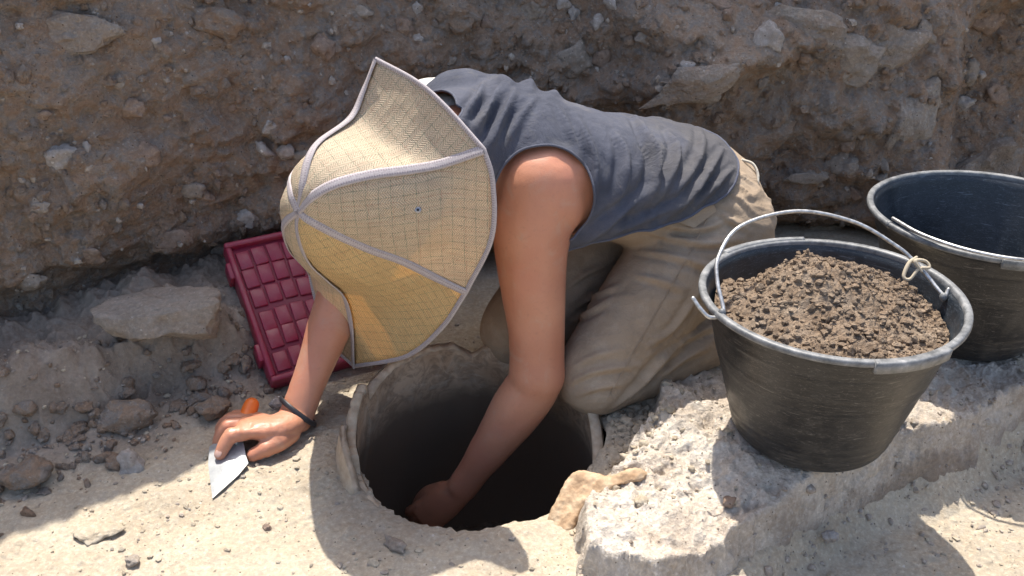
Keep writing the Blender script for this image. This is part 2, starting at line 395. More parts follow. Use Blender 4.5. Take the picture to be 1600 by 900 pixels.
def bucket_mat(inner):
    m = N('bucket_plastic_inner' if inner else 'bucket_plastic')
    n = m.noise(16, 6, .65, dist=.5)
    v = m.n('ShaderNodeMapping'); v.inputs['Scale'].default_value = (14, 14, 200); m.l(m.pos, v.inputs[0])
    st = m.noise(1.0, 4, .6, v.outputs[0])
    base, dust = ((.014, .019, .026), (.055, .065, .078)) if inner else ((.013, .013, .0135), (.075, .069, .062))
    c = m.mix(m.ramp(n, [(.48, 0.), (.64, .30), (.8, .8)]), base, dust)
    c = m.mix(m.math('MULTIPLY', m.ramp(st, [(.6, 0.), (.85, .2)]), 1.), c, dust)
    for k_, (rt_, sc_) in enumerate((((.4, .9, .3), (26, 26, 240)), ((1.2, .2, .8), (30, 30, 200)), ((.2, 1.5, 1.1), (22, 22, 260)))):
        v4 = m.n('ShaderNodeMapping'); v4.inputs['Scale'].default_value = sc_; v4.inputs['Rotation'].default_value = rt_; m.l(m.pos, v4.inputs[0])
        c = m.mix(m.ramp(m.noise(1.0, 2, .5, v4.outputs[0]), [(.70, 0.), (.76, .7)]), c, tuple(x * 2.0 for x in dust))
    v3 = m.n('ShaderNodeMapping'); v3.inputs['Scale'].default_value = (30, 30, 150); v3.inputs['Rotation'].default_value = (.5, .7, 0); m.l(m.pos, v3.inputs[0])
    sc = m.noise(1.6, 2, .5, v3.outputs[0], 1.5)
    c = m.mix(m.ramp(sc, [(.487, 0.), (.5, .75), (.513, 0.)]), c, tuple(x * 2.2 for x in dust))
    return m.fin(c, m.ramp(n, [(.4, .33), (.75, .65)]), m.bump(m.math('ADD', m.noise(220, 4, .6), st), .15, .0015), .5)
M['bucket'] = bucket_mat(False); M['bucket_in'] = bucket_mat(True)
m = N('scuffed_rim'); M['rim'] = m.fin(m.ramp(m.noise(60, 6, .7), [(.35, (.08, .085, .09)), (.6, (.20, .205, .21)), (.75, (.34, .335, .33))]), .5, m.bump(m.noise(300, 3, .5), .2, .001), .5)
m = N('galvanised_wire'); M['wire'] = m.fin(m.ramp(m.noise(120, 4, .6), [(.35, (.30, .30, .30)), (.65, (.62, .62, .61))]), .42, None, .5, Metallic=.75)
m = N('twine'); M['twine'] = m.fin((.42, .36, .27), .9)
m = N('magenta_plastic'); M['crate'] = m.fin(m.mix(m.ramp(m.noise(34, 7, .75, dist=.8), [(.44, 0.), (.75, .6)]), (.27, .014, .045), (.26, .085, .095)), m.ramp(m.noise(40, 4, .6), [(.4, .32), (.7, .55)]), m.bump(m.noise(90, 3, .5), .12, .002), .5)
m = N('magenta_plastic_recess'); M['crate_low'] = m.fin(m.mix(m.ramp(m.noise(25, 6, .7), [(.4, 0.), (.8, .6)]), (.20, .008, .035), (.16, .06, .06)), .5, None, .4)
m = N('trowel_steel'); M['steel'] = m.fin(m.ramp(m.noise(40, 6, .7), [(.35, (.30, .315, .33)), (.7, (.44, .45, .46))]), .42, m.bump(m.noise(200, 4, .6), .12, .001), .5, Metallic=.55)
m = N('orange_grip'); M['orange'] = m.fin(m.ramp(m.noise(60, 4, .6), [(.3, (.70, .13, .015)), (.7, (.80, .19, .03))]), .45, None, .5)
m = N('rivet_metal'); M['rivet'] = m.fin((.35, .34, .35), .4, None, .5, Metallic=.8)
m = N('shoe_leather'); M['shoe'] = m.fin((.09, .07, .055), .8)

# ------------------------------------------------------------------ the ground
JC = np.array([-0.052, 1.108]); JR = .168
def pl(px, py, z): return at_z(px, py, z)[:2]
WL = np.array([(-6, -.2), (-1.6, .92), (-.95, 1.16), (-.70, 1.285), (-.45, 1.43), (-.2, 1.58), (.1, 1.68), (.5, 1.76), (.9, 1.80), (1.35, 1.80), (2.2, 1.84), (6, 1.9)])
def wall_y(x): return np.interp(x, WL[:, 0], WL[:, 1])
SLAB = np.array([pl(882, 800, .02), pl(872, 860, .0), pl(885, 925, .0), pl(1030, 965, .0), pl(1125, 925, .0), pl(1215, 838, .02), pl(1285, 790, .02), pl(1340, 755, .02), pl(1410, 722, .02), pl(1480, 712, .02),
                 pl(1600, 650, .02), pl(1800, 590, .02), pl(1900, 480, .03), pl(1560, 470, .03), pl(1300, 520, .03), pl(1130, 548, .04), pl(1035, 566, .05), pl(1010, 610, .04), pl(1010, 655, .03), pl(960, 700, .02), pl(925, 755, .02)])
def poly_sd(P, poly):
    """signed distance to a polygon, positive inside"""
    d = np.full(len(P), 1e9); inside = np.zeros(len(P), bool); n = len(poly)
    for i in range(n):
        a = poly[i]; b = poly[(i + 1) % n]; e = b - a; w_ = P - a
        t = np.clip((w_ @ e) / (e @ e), 0, 1); q = w_ - np.outer(t, e); d = np.minimum(d, (q ** 2).sum(1))
        c1 = P[:, 1] >= a[1]; c2 = P[:, 1] < b[1]; c3 = e[0] * w_[:, 1] > e[1] * w_[:, 0]
        inside ^= (c1 & c2 & c3) | (~c1 & ~c2 & ~c3)
    return np.sqrt(d) * np.where(inside, 1, -1)
LEDX = np.array([-3, -1.2, -.71, -.60, -.53, -.47, -.407, -.36, -.30, 3]); LEDY = np.array([.2, .88, 1.06, 1.13, 1.19, 1.235, 1.275, 1.36, 1.6, 3])
FRX = np.array([p[0] for p in SLAB[4:12]]); FRY = np.array([p[1] for p in SLAB[4:12]])
def ground_base(x, y):
    p = np.stack([x, y, np.zeros_like(x)], 1)
    z = .010 * fbm(p, 4.5, 3, 3)
    edge = LEDY[0] * 0 + np.interp(x, LEDX, LEDY) + .022 * fbm(p, 9, 3, 5)
    up = sstep(-.005, .075, y - edge); z = z + .088 * up * (1 + .30 * fbm(p, 8, 3, 6)) + .030 * sstep(-.04, .05, y - edge) * fbm(p, 13, 4, 16, .6) + .02 * sstep(-.10, 0, y - edge)
    z = z + .045 * sstep(.05, .35, x) * sstep(1.10, 1.28, y)
    z = z - .066 * sstep(.25, .38, x) * sstep(.03, -.06, y - np.interp(x, FRX, FRY) - .02) - .02 * sstep(1.0, .6, y) * sstep(0, .4, x)
    rub = np.exp(-(((x - .155) / .05) ** 2 + ((y - 1.135) / .09) ** 2)); z = z + .022 * rub * (1 + .6 * fbm(p, 25, 3, 8))
    rub2 = np.exp(-(((x - .23) / .07) ** 2 + ((y - 1.25) / .05) ** 2)); z = z + .025 * rub2
    left = np.exp(-(((x + .255) / .03) ** 2 + ((y - 1.04) / .04) ** 2)); z = z + .012 * left
    return z
def ground_h(x, y, fine=True):
    z = ground_base(x, y); p = np.stack([x, y, np.zeros_like(x)], 1)
    near = sstep(2.6, 1.9, np.hypot(x, y - .9))
    ledge = sstep(.0, .06, y - np.interp(x, LEDX, LEDY) + .03)
    z = z + near * (.0035 * fbm(p, 22, 4, 21) + (.024 * fbm(p, 18, 5, 22, .64) + .013 * fbm(p, 34, 4, 23, .6, True)) * ledge)
    if fine:
        rough = sstep(.1, .5, vnoise(p * 7, 31) + .5 + ledge * .6) * .8 + .25
        z = z + near * rough * (.0036 * cells(p[:, :2], 38, 1, .25) + .0028 * cells(p[:, :2], 90, 2, .5)) + near * .0012 * fbm(p, 180, 2, 44)
    return z
def axis(lo, hi, d, out0, out1, g=1.18):
    a = list(np.arange(lo, hi, d)); s = d
    while a[-1] < out1: s *= g; a.append(a[-1] + s)
    s = d
    while a[0] > out0: s *= g; a.insert(0, a[0] - s)
    return np.array(a)
def grid_mesh(xs, ys):
    X, Y = np.meshgrid(xs, ys); n = len(xs); m = len(ys)
    i = np.arange((m - 1) * (n - 1)); r = i // (n - 1); c = i % (n - 1); a = r * n + c
    T = np.vstack([np.stack([a, a + 1, a + n + 1], 1), np.stack([a, a + n + 1, a + n], 1)])
    return X.ravel(), Y.ravel(), T
xs = axis(-.95, .98, .0030, -40, 40); ys = axis(.74, 1.56, .0030, -40, 40)
X, Y, T = grid_mesh(xs, ys)
Z = ground_h(X, Y); V = np.stack([X, Y, Z], 1)
wy = wall_y(X); V[:, 2] = np.where(Y > wy + .25, V[:, 2] - .3, V[:, 2])
ang = np.arctan2(Y - JC[1], X - JC[0])
def hole_r(a):
    pa = np.stack([np.cos(a) * 1.3, np.sin(a) * 1.3, np.zeros_like(a)], 1)
    back = sstep(-.35, .1, np.sin(a))
    return JR + .020 * back - .004 * (1 - back) + (.007 * fbm(pa, 3, 3, 51) + .004 * fbm(pa, 14, 2, 52)) * (1 - back * .7)
rr = np.hypot(X - JC[0], Y - JC[1]); fr = rr - hole_r(ang)
V[:, 2] -= .006 * sstep(.02, 0, fr) * (np.sin(ang) < 0)
V, T = clip(V, T, fr)
sk = [l for l in loops_of(T) if len(l) < 3000 and np.hypot(*(V[l].mean(0)[:2] - JC)) < .1]
for l in sk:
    a = np.array(l); prev = a; n0 = len(V)
    for k, (dr, dz) in enumerate(((.000, -.006), (.008, -.018), (.05, -.07))):
        P = V[a].copy(); d = P[:, :2] - JC; d /= np.linalg.norm(d, axis=1)[:, None]; P[:, :2] += d * dr; P[:, 2] += dz
        idx = np.arange(len(V), len(V) + len(a)); V = np.vstack([V, P]); b, c = np.roll(prev, -1), np.roll(idx, -1)
        T = np.vstack([T, np.stack([b, prev, idx], 1), np.stack([b, idx, c], 1)]); prev = idx
ground = obj('ground', V, T, M['ground'], kind='structure')
pb = np.stack([V[:, 0], V[:, 1], V[:, 2] * 0], 1); led = V[:, 1] - np.interp(V[:, 0], LEDX, LEDY)
bw = np.clip(sstep(-.14, .01, led + .06 * fbm(pb, 9, 4, 77)) * .9 + .25 * sstep(.1, .5, fbm(pb, 6, 4, 78)), 0, 1)
al = ground.data.attributes.new('brown_earth', 'FLOAT', 'POINT'); al.data.foreach_set('value', bw.astype(np.float32))

# ------------------------------------------------------------------ the earth bank (trench side)
def bank_top(x): return np.interp(x, [-6, -1.2, -.95, -.78, -.66, -.54, -.42, -.30, -.1, .3, 1.0, 6], [1.6, 1.55, 1.45, 1.32, 1.20, 1.12, 1.02, .92, .92, 1.1, 1.2, 1.2])
def bank_pt(x, s, fine=True):
    """s 0..1 up the face; returns a point on the rough face"""
    y0 = wall_y(x); ht = bank_top(x); z = -.06 + s * (ht + .06)
    lean = .16
    p = np.stack([x, z * 1.0, np.zeros_like(x)], 1)
    d = .055 * fbm(p, 2.2, 3, 61) + .042 * fbm(p, 6.5, 4, 62, .55)
    d = d + .022 * fbm(p, 15, 4, 63, .6) + .014 * fbm(p, 24, 3, 66, .6, True) * sstep(-.3, .4, vnoise(p * 4, 64))
    pw_ = p[:, :2] * np.array([.8, 1.25]) + .03 * np.stack([fbm(p, 14, 3, 161), fbm(p, 14, 3, 162)], 1)
    d = d + .030 * cells(pw_, 7.5, 25, .6) + .020 * cells(pw_ + 3, 13, 26, .6)
    # the big projecting block on the right and the hollow beyond it
    blk = sstep(.20, .42, x + .25 * z) * sstep(.92, .80, x) * sstep(.62, .45, z) ; d = d + .10 * blk * sstep(-.02, .12, z)
    d = d - .06 * sstep(.80, .92, x) * sstep(.5, .3, z)
    shelf = .05 * sstep(.06, .0, np.abs(z - (.33 + .35 * (x - .15)))) * sstep(.05, .15, x) * sstep(.55, .4, x); d = d + shelf
    d = d - .05 * sstep(.09, .02, z - .10 * (x < -.3) - .0) * 1.0         # undercut at the foot
    if fine:
        pp = p[:, :2] + .004 * np.stack([vnoise(p * 40, 71), vnoise(p * 40, 72)], 1)
        d = d + .011 * cells(pp, 21, 5, .35) + .006 * cells(pp, 48, 6, .5) + .0035 * cells(pp, 105, 7, .5) + .0045 * fbm(p, 75, 4, 74, .6)
    return np.stack([x + .0 * d, y0 + lean * z - d, z], 1)
bx = axis(-1.15, 1.25, .0034, -30, 30); bs = np.concatenate([np.linspace(0, .66, 210), np.linspace(.665, 1, 30)])
X, Sg, T = grid_mesh(bx, bs)
V = bank_pt(X, Sg)
n = len(bx); topr = V[-n:]
add = []
for k, (dy, dz) in enumerate(((.02, .01), (.08, .02), (.4, .03), (2, .0), (40, 0))):
    q = topr.copy(); q[:, 1] = q[:, 1] + dy if k < 4 else 60; q[:, 2] += dz + (.02 * vnoise(q * 5, 9) if k > 0 else 0); add.append(q)
base = len(V); V = np.vstack([V] + add); rows = [np.arange(base - n, base)] + [np.arange(base + k * n, base + (k + 1) * n) for k in range(5)]
for a, b in zip(rows[:-1], rows[1:]):
    T = np.vstack([T, np.stack([a[:-1], a[1:], b[1:]], 1), np.stack([a[:-1], b[1:], b[:-1]], 1)])
bank = obj('earth_bank', V, T, M['bank'], kind='structure')

def on_bank(px, py):
    """where the view through a photo pixel meets the bank's middle surface"""
    r = ray(px, py); t = np.linspace(1.0, 2.6, 900); P = CAMP + t[:, None] * r
    s = (P[:, 2] + .06) / (bank_top(P[:, 0]) + .06); q = bank_pt(P[:, 0], s, False)
    k = np.argmax(P[:, 1] > q[:, 1]); return P[k]
def cam_r(px, p): return px / F * float(np.dot(p - CAMP, FW))
# picked stones: (px, py, half width, half height, material)
BST = [(1085, 128, 78, 26, 'dusty', -.42), (1255, 46, 66, 30, 'dusty', .2), (1375, 84, 84, 44, 'dusty', .1), (1420, 190, 44, 66, 'dusty', .1), (1180, 215, 96, 46, 'bank', -.2), (105, 58, 88, 34, 'dusty', -.1), (1090, 250, 60, 40, 'bank', .3), (1560, 250, 60, 60, 'dusty', .2), (700, 20, 50, 30, 'bank', 0.), (330, 40, 50, 30, 'bank', .2), (88, 247, 27, 20, 'pale'), (133, 233, 7, 9, 'pale'), (240, 66, 9, 10, 'pale'), (291, 55, 6, 5, 'pale'), (500, 80, 22, 20, 'brownstone'), (627, 50, 18, 15, 'brownstone'),
       (652, 14, 8, 12, 'pale'), (652, 62, 8, 7, 'pale'), (897, 96, 26, 22, 'stone'), (943, 92, 20, 22, 'brownstone'), (935, 38, 12, 13, 'pale'), (1200, 66, 26, 28, 'pale'), (1216, 15, 8, 9, 'pale'),
       (830, 14, 24, 14, 'stone'), (1325, 100, 60, 40, 'stone'), (1512, 115, 20, 18, 'stone'), (1508, 165, 16, 18, 'pale'), (1545, 30, 26, 18, 'brownstone'), (880, 8, 12, 9, 'pale'), (390, 343, 20, 14, 'pale'),
       (318, 310, 14, 9, 'brownstone'), (470, 243, 15, 8, 'stone'), (362, 170, 8, 8, 'brownstone'), (215, 322, 9, 5, 'pale'), (30, 281, 8, 6, 'pale'), (225, 245, 26, 18, 'brownstone'), (60, 325, 22, 12, 'stone'),
       (295, 300, 22, 13, 'stone'), (445, 95, 9, 8, 'pale'), (800, 60, 14, 10, 'brownstone'), (1090, 140, 60, 22, 'stone'), (1320, 262, 26, 18, 'stone'), (1265, 278, 34, 13, 'stone'), (1555, 150, 24, 16, 'brownstone'),
       (1120, 10, 26, 10, 'brownstone'), (1440, 60, 20, 26, 'stone'), (560, 20, 18, 10, 'stone'), (700, 95, 12, 9, 'stone'), (760, 40, 10, 12, 'brownstone'), (1010, 60, 16, 11, 'stone'), (270, 380, 26, 14, 'brownstone'),
       (130, 400, 30, 16, 'brownstone'), (40, 440, 24, 14, 'stone'), (345, 395, 18, 12, 'stone'), (200, 170, 24, 12, 'brownstone'), (420, 200, 12, 10, 'pale'), (60, 180, 18, 10, 'brownstone'), (12, 516, 10, 9, 'pale'), (180, 130, 12, 7, 'stone')]
for i, (px, py, a, b, mt, *ro) in enumerate(BST):
    p = on_bank(px, py); ra, rb = cam_r(a, p), cam_r(b, p)
    V, Fc = rock((p[0], p[1] + (.42 if a < 30 else .58) * min(ra, rb), p[2]), (ra * 1.15, min(ra, rb) * 1.0, rb * 1.2), 100 + i, 4 if a > 15 else 3, .55, random.uniform(-.3, .3), 0, 1.9)
    N_ = V - V.mean(0); V = V + N_ * (.28 * fbm(V, .8 / ra, 4, i, .6)[:, None])
    if ro: c_ = V.mean(0); V = (V - c_) @ np.array(Matrix.Rotation(ro[0], 3, 'Y')).T + c_
    obj('stone', V, Fc, M[mt], bank, smooth=a < 40)
rs = np.random.default_rng(77)
proto = []
for k in range(14):
    V, Fc = rock((0, 0, 0), (1, .8, .85), 500 + k, 3, .6, 0, 1.9); V = V * (1 + .3 * fbm(V, 1.2, 3, k)[:, None]); proto.append(V)
for k in range(190):                                         # smaller stones set in the face
    x_ = rs.uniform(-1.0, 1.1); s_ = rs.uniform(.06, .72); p = bank_pt(np.array([x_]), np.array([s_]), False)[0]; R_ = .005 + .014 * rs.random() ** 2.2
    q_ = np.array(Quaternion(Vector(rs.normal(size=3)).normalized(), rs.uniform(0, 6)).to_matrix()); V = (proto[k % 14] * R_ * rs.uniform(.7, 1.3, 3)) @ q_.T + p + np.array([0, -R_ * .15, 0])
    obj('stone', V, Fc, M[('stone', 'bank', 'brownstone', 'bank', 'pale')[int(rs.integers(5))]], bank, smooth=True)
# chips pressed into the bank, too many to single out
mb = []; fb = []; ico_b = bmesh.new(); bmesh.ops.create_icosphere(ico_b, subdivisions=1, radius=1)
ICO = np.array([v.co[:] for v in ico_b.verts]); ICOF = np.array([[v.index for v in f.verts] for f in ico_b.faces]); ico_b.free()
def scatter(P, R, seed, squash=.7):
    r = np.random.default_rng(seed); n = len(P); V = np.repeat(ICO[None], n, 0)
    V = V * (1 + .35 * r.uniform(-1, 1, (n, len(ICO), 1)))
    sc = r.uniform(.6, 1.3, (n, 1, 3)) * np.array([1, 1, squash]); V = V * sc * np.asarray(R)[:, None, None]
    a = r.uniform(0, 2 * PI, n); ca, sa = np.cos(a), np.sin(a)
    x = V[:, :, 0] * ca[:, None] - V[:, :, 1] * sa[:, None]; y = V[:, :, 0] * sa[:, None] + V[:, :, 1] * ca[:, None]; V[:, :, 0] = x; V[:, :, 1] = y
    V = V + np.asarray(P)[:, None]; Fc = ICOF[None] + (np.arange(n) * len(ICO))[:, None, None]
    return V.reshape(-1, 3), Fc.reshape(-1, 3)
r = np.random.default_rng(4); n = 11000; x = r.uniform(-1.1, 1.25, n); s = r.uniform(.02, .98, n)
P = bank_pt(x, s); R = .0010 + .0062 * r.random(n) ** 4
V, Fc = scatter(P[:2300], R[:2300], 5, 1); obj('chip_scatter', V, Fc, M['grit'], bank, smooth=False, kind='stuff')
V, Fc = scatter(P[2300:], R[2300:] * 1.5, 6, 1); obj('clod_scatter', V, Fc, M['bank'], bank, smooth=False, kind='stuff')

# ------------------------------------------------------------------ limestone ledge under the bucket
def slab_h(x, y):
    P = np.stack([x, y], 1); p = np.stack([x, y, np.zeros_like(x)], 1)
    sd = poly_sd(P, SLAB) + .010 * fbm(p, 12, 4, 81) + .004 * fbm(p, 45, 3, 83)
    top = .044 + .012 * fbm(p, 5, 3, 82) + .030 * np.exp(-(((x - .22) / .09) ** 2 + ((y - 1.15) / .10) ** 2)) + .008 * sstep(.25, .1, x) - .012 * np.exp(-(((x - .13) / .05) ** 2 + ((y - .98) / .08) ** 2))
    top = top * (1 - .10 * sstep(.12, .02, x)) + .004 * sstep(.50, .7, x)
    flatb = np.exp(-(((x - .405) / .12) ** 4 + ((y - 1.075) / .105) ** 4)); top = top * (1 - flatb) + .060 * flatb
    rough = .013 * fbm(p, 17, 6, 84, .66) + .009 * fbm(p, 36, 4, 88, .62, True) - .010 * sstep(.25, .6, fbm(p, 30, 3, 89)) + .003 * cells(p[:, :2], 60, 12, .45) + .0016 * cells(p[:, :2], 130, 13, .5) + .001 * fbm(p, 200, 2, 86)
    groove = -.010 * np.exp(-((y - 1.055 - .75 * (x - .16)) / .012) ** 2) * sstep(.03, .12, x) * sstep(.27, .2, x)
    side = 1 - np.sqrt(np.clip(1 - np.clip(sd / .026, 0, 1), 0, 1)) ** 1.6
    return -.09 + (top + .09) * np.clip(side, 0, 1) ** .55 + (rough * (1 - .75 * flatb) + groove) * sstep(0, .02, sd), sd
sx = np.arange(.02, .98, .0023); sy = np.arange(.72, 1.5, .0023)
X, Y, T = grid_mesh(sx, sy); Zs, sd = slab_h(X, Y)
zf = (.006 * fbm(np.stack([X, Y, Zs], 1), 50, 3, 87)) * sstep(.03, 0, sd)
V = np.stack([X + zf, Y + zf, Zs], 1); keepf = sd + .004; Nn = normals(V, T); sdf = sstep(.045, .006, sd) * sstep(-.05, .02, Zs)
V = V + Nn * ((.011 * fbm(V, 22, 5, 181, .6) + .006 * fbm(V, 45, 4, 182, .6, True)) * sdf)[:, None]; V, T = clip(V, T, keepf)
slab = obj('limestone_slab', V, T, M['slab'], label='long pale limestone ledge carrying the two black buckets', cat='rock')
sdv_ = poly_sd(V[:, :2], SLAB); al = slab.data.attributes.new('brown_earth', 'FLOAT', 'POINT'); al.data.foreach_set('value', np.clip(sstep(.020, .002, sdv_ + .02 * fbm(V, 20, 3, 5)) * .75 + .35 * sstep(.15, .5, fbm(V, 9, 4, 6)) * sstep(.45, .2, V[:, 0]) + .2 * sstep(.42, .62, V[:, 0]), 0, 1).astype(np.float32))

# ------------------------------------------------------------------ gravel and loose stones
def gz(x, y):
    x = np.atleast_1d(np.asarray(x, float)); y = np.atleast_1d(np.asarray(y, float))
    a = ground_h(x, y); b, sd_ = slab_h(x, y); return np.where(sd_ > .004, np.maximum(a, b), a)
r = np.random.default_rng(8); n = 9000; x = r.uniform(-.9, .95, n); y = r.uniform(.76, 1.5, n)
dens = sstep(-.3, .5, fbm(np.stack([x, y, x * 0], 1), 6, 3, 91)) + .6 * (y > np.interp(x, LEDX, LEDY) - .12) + .5 * np.exp(-(((x - .16) / .08) ** 2 + ((y - 1.14) / .12) ** 2))
ok = (r.random(n) < .15 + .75 * dens) & (np.hypot(x - JC[0], y - JC[1]) > .185) & (y < wall_y(x) - .03)
x, y = x[ok], y[ok]; R = .0008 + .0040 * r.random(len(x)) ** 5.5; z = gz(x, y)
P = np.stack([x, y, z + R * .25], 1); k = len(x) // 3
V, Fc = scatter(P[:k], R[:k], 9); obj('gravel', V, Fc, M['grit'], smooth=False, label='pale grit and tiny pebbles strewn over the trench floor', cat='gravel', kind='stuff')
V, Fc = scatter(P[k:], R[k:] * 1.15, 10); obj('soil_crumbs', V, Fc, M['ground'], smooth=False, label='crumbs of dry tan soil scattered over the trench floor', cat='soil', kind='stuff')
def loose(px, py, z, s, mat, seed, label, rot=0, flat=0, rough=.5, sub=4, name='stone', lift=.18, cat='stone', smooth=True):
    p = at_z(px, py, z); s = np.array(s)
    V, Fc = rock((p[0], p[1], p[2] + s[2] * lift), s, seed, sub, rough, rot, flat)
    V = V + (V - V.mean(0)) * (.34 * fbm(V, 1.1 / max(s), 5, seed, .6)[:, None])
    return obj(name, V, Fc, M[mat], label=label, cat=cat, smooth=smooth)
def rubble(n, fx, seed, rmin, rmax, mat, name, label, cat='soil'):
    r = np.random.default_rng(seed); Vs = []; Fs = []; b = 0
    while n > 0:
        x_, y_, k = fx(r)
        if np.hypot(x_ - JC[0], y_ - JC[1]) < .195 or y_ > wall_y(x_) - .02: continue
        R_ = rmin + (rmax - rmin) * r.random() ** 2.5 * k; z_ = float(gz(x_, y_)[0])
        V, Fc = rock((0, 0, 0), R_ * r.uniform(.5, 1.5, 3) * np.array([1, 1, .8]), int(r.integers(9999)), 3 if R_ > .008 else 2, .7, r.uniform(0, 6), 0, 2.0)
        Vs.append(V + np.array([x_, y_, z_ + R_ * .05])); Fs.append(Fc + b); b += len(V); n -= 1
    obj(name, np.vstack(Vs), np.vstack(Fs), M[mat], label=label, cat=cat, kind='stuff')
def f_step(r):
    x_ = r.uniform(-.85, -.33); return x_, float(np.interp(x_, LEDX, LEDY)) + r.normal(-.015, .05), 1
def f_jar(r):
    return r.normal(.165, .035), r.normal(1.16, .07), .8
rubble(420, f_step, 21, .002, .015, 'bank', 'earth_rubble', 'brown lumps of earth crumbled along the step at the left')
rubble(160, f_step, 22, .002, .009, 'stone', 'stone_rubble', 'small grey stone bits among the earth of the step', 'gravel')
def f_low(r):
    x_ = r.uniform(.25, .85); return x_, float(np.interp(x_, FRX, FRY)) + r.normal(-.02, .05), .7
rubble(260, f_low, 24, .0015, .009, 'grit', 'stone_rubble', 'scattered grit and small stones below the front lip of the limestone', 'gravel')
rubble(320, f_jar, 23, .002, .011, 'ground', 'earth_rubble', 'loose grey crumbs of earth between the jar and the limestone')
loose(204, 730, .005, (.021, .018, .022), 'pale', 301, 'knobbly pale pink stone lying alone on the shaded ground left of the trowel', .3, 0, .5, 4)
loose(40, 745, .015, (.034, .026, .022), 'bank', 302, 'dirty rounded clod at the far left edge of the ground', .5)
loose(1138, 786, .05, (.012, .009, .006), 'brownstone', 303, 'small brown pebble on the limestone ledge in the bucket shadow')
loose(618, 850, .004, (.022, .010, .006), 'stone', 304, 'thin grey earth flake lying in front of the jar mouth', -.6)
loose(585, 882, .002, (.009, .007, .006), 'ground', 305, 'little soil lump at the bottom edge in the hat shadow')
loose(437, 632, .01, (.013, .011, .011), 'pale', 306, 'pale stone chip behind the black wristband', .5)
loose(1297, 838, -.03, (.011, .009, .010), 'pale', 307, 'pale oval pebble below the front lip of the limestone ledge')
loose(417, 826, .0, (.006, .005, .005), 'brownstone', 308, 'tiny dark pebble on the sunlit ground below the trowel')
loose(208, 878, .0, (.010, .008, .007), 'stone', 309, 'small tan stone on the sunlit ground at the lower left')
loose(150, 835, .0, (.030, .022, .008), 'ground', 310, 'low sunlit earth lump left of the trowel tip', .4)
loose(195, 655, .03, (.040, .024, .022), 'bank', 311, 'grey earth clod below the flat stone on the step', .3)
loose(335, 640, .02, (.030, .020, .014), 'bank', 312, 'brown earth clod just behind the orange trowel handle', .5)
loose(120, 590, .06, (.022, .016, .012), 'bank', 313, 'grey stone half sunk in the front of the earth step', .5)
loose(198, 541, .085, (.016, .012, .009), 'pale', 314, 'pale chip under the left end of the flat stone', .5)
loose(1290, 365, .03, (.070, .030, .018), 'ground', 315, 'low earth hump between the two bucket rims at the foot of the bank', .1)
# flat projecting stone on the earth step
def flat_stone():
    c = at_z(254, 484, .155)
    V, Fc = rock((0, 0, 0), (1, 1, 1), 402, 5, .10, 0)
    a = np.arctan2(V[:, 1], V[:, 0]); top = V[:, 2] > .0
    V[:, 2] = np.where(V[:, 2] > .25, .25 + (V[:, 2] - .25) * .12, V[:, 2])
    V[:, 0] *= .100; V[:, 1] *= .056; V[:, 2] *= .060
    V[:, 0] += .012 * (V[:, 1] / .05); V[:, 2] += .004 * (V[:, 0] / .09)
    V[:, 2] -= .004
    V = V + (V / (np.linalg.norm(V, axis=1)[:, None] + 1e-6)) * (.017 * fbm(V, 16, 5, 40, .6)[:, None] + .005 * fbm(V, 60, 3, 41)[:, None])
    return V + c, Fc
V, Fc = flat_stone(); obj('flat_stone', V, Fc, M['stone'], label='broad flat-topped grey stone jutting from the earth step beside the red crate', cat='stone')
V, Fc = rock(at_z(262, 540, .06) + np.array([0, .02, 0]), (.075, .045, .05), 403, 4, .3); V += (V - V.mean(0)) * (.15 * fbm(V, 30, 4, 42)[:, None])
obj('earth_clod', V, Fc, M['bank'], label='brown earth block supporting the flat grey stone', cat='earth clod')

# ------------------------------------------------------------------ the buried jar
jar = empty('storage_jar', (JC[0], JC[1], -.38), 'large broken clay jar sunk in the ground with an arm reaching into it', 'jar')
def jar_top(a):
    s = np.sin(a); c = np.cos(a)
    z = .006 + .062 * sstep(-.25, .8, s) + .026 * sstep(.5, .95, -c) * (s < .35)
    pa = np.stack([c * 2, s * 2, np.zeros_like(a)], 1)
    z = z + .006 * fbm(pa, 2, 3, 55) + .002 * fbm(pa, 14, 2, 56)
    d = (a - math.radians(93)); z = z - .018 * np.exp(-(d / .075) ** 2) - .012 * np.exp(-((a - math.radians(78)) / .03) ** 2) + .005 * sstep(math.radians(98), math.radians(104), a) * (a < math.radians(125))
    z = z - .02 * sstep(math.radians(20), math.radians(-10), a) * (a > -PI / 2)
    z = z - .03 * (s < -.35)
    return z
na = 420; A = np.linspace(-PI, PI, na, endpoint=False)
prof_in = [(0, 0.), (.02, .001), (.05, .003), (.09, .010), (.14, .022), (.20, .034), (.26, .036), (.32, .018), (.37, -.04), (.40, -.12), (.405, -.1675)]
def jar_rings(prof, extra, zoff):
    L = []
    zt = jar_top(A)
    for d, dr in interp(prof, 44):
        rr_ = JR + dr + extra + .0015 * np.sin(A * 3 + 1); f = np.clip(d / .4, 0, 1)
        z = zt * (1 - f) + zoff - d
        L.append(np.stack([JC[0] + rr_ * np.cos(A), JC[1] + rr_ * np.sin(A), z], 1))
    return np.array(L)
Lin = jar_rings(prof_in, 0, 0); V, Fc = rings(Lin, cap=False); V1, T1 = V, tri(Fc)[:, ::-1]
Lo = jar_rings(prof_in[:-1] + [(.42, -.12)], .015, 0); Vo, Fo = rings(Lo, cap=False)
crk = []
obj('body', np.vstack([V1, Vo]), np.vstack([T1, tri(Fo) + len(V1)]), M['jar'], jar)
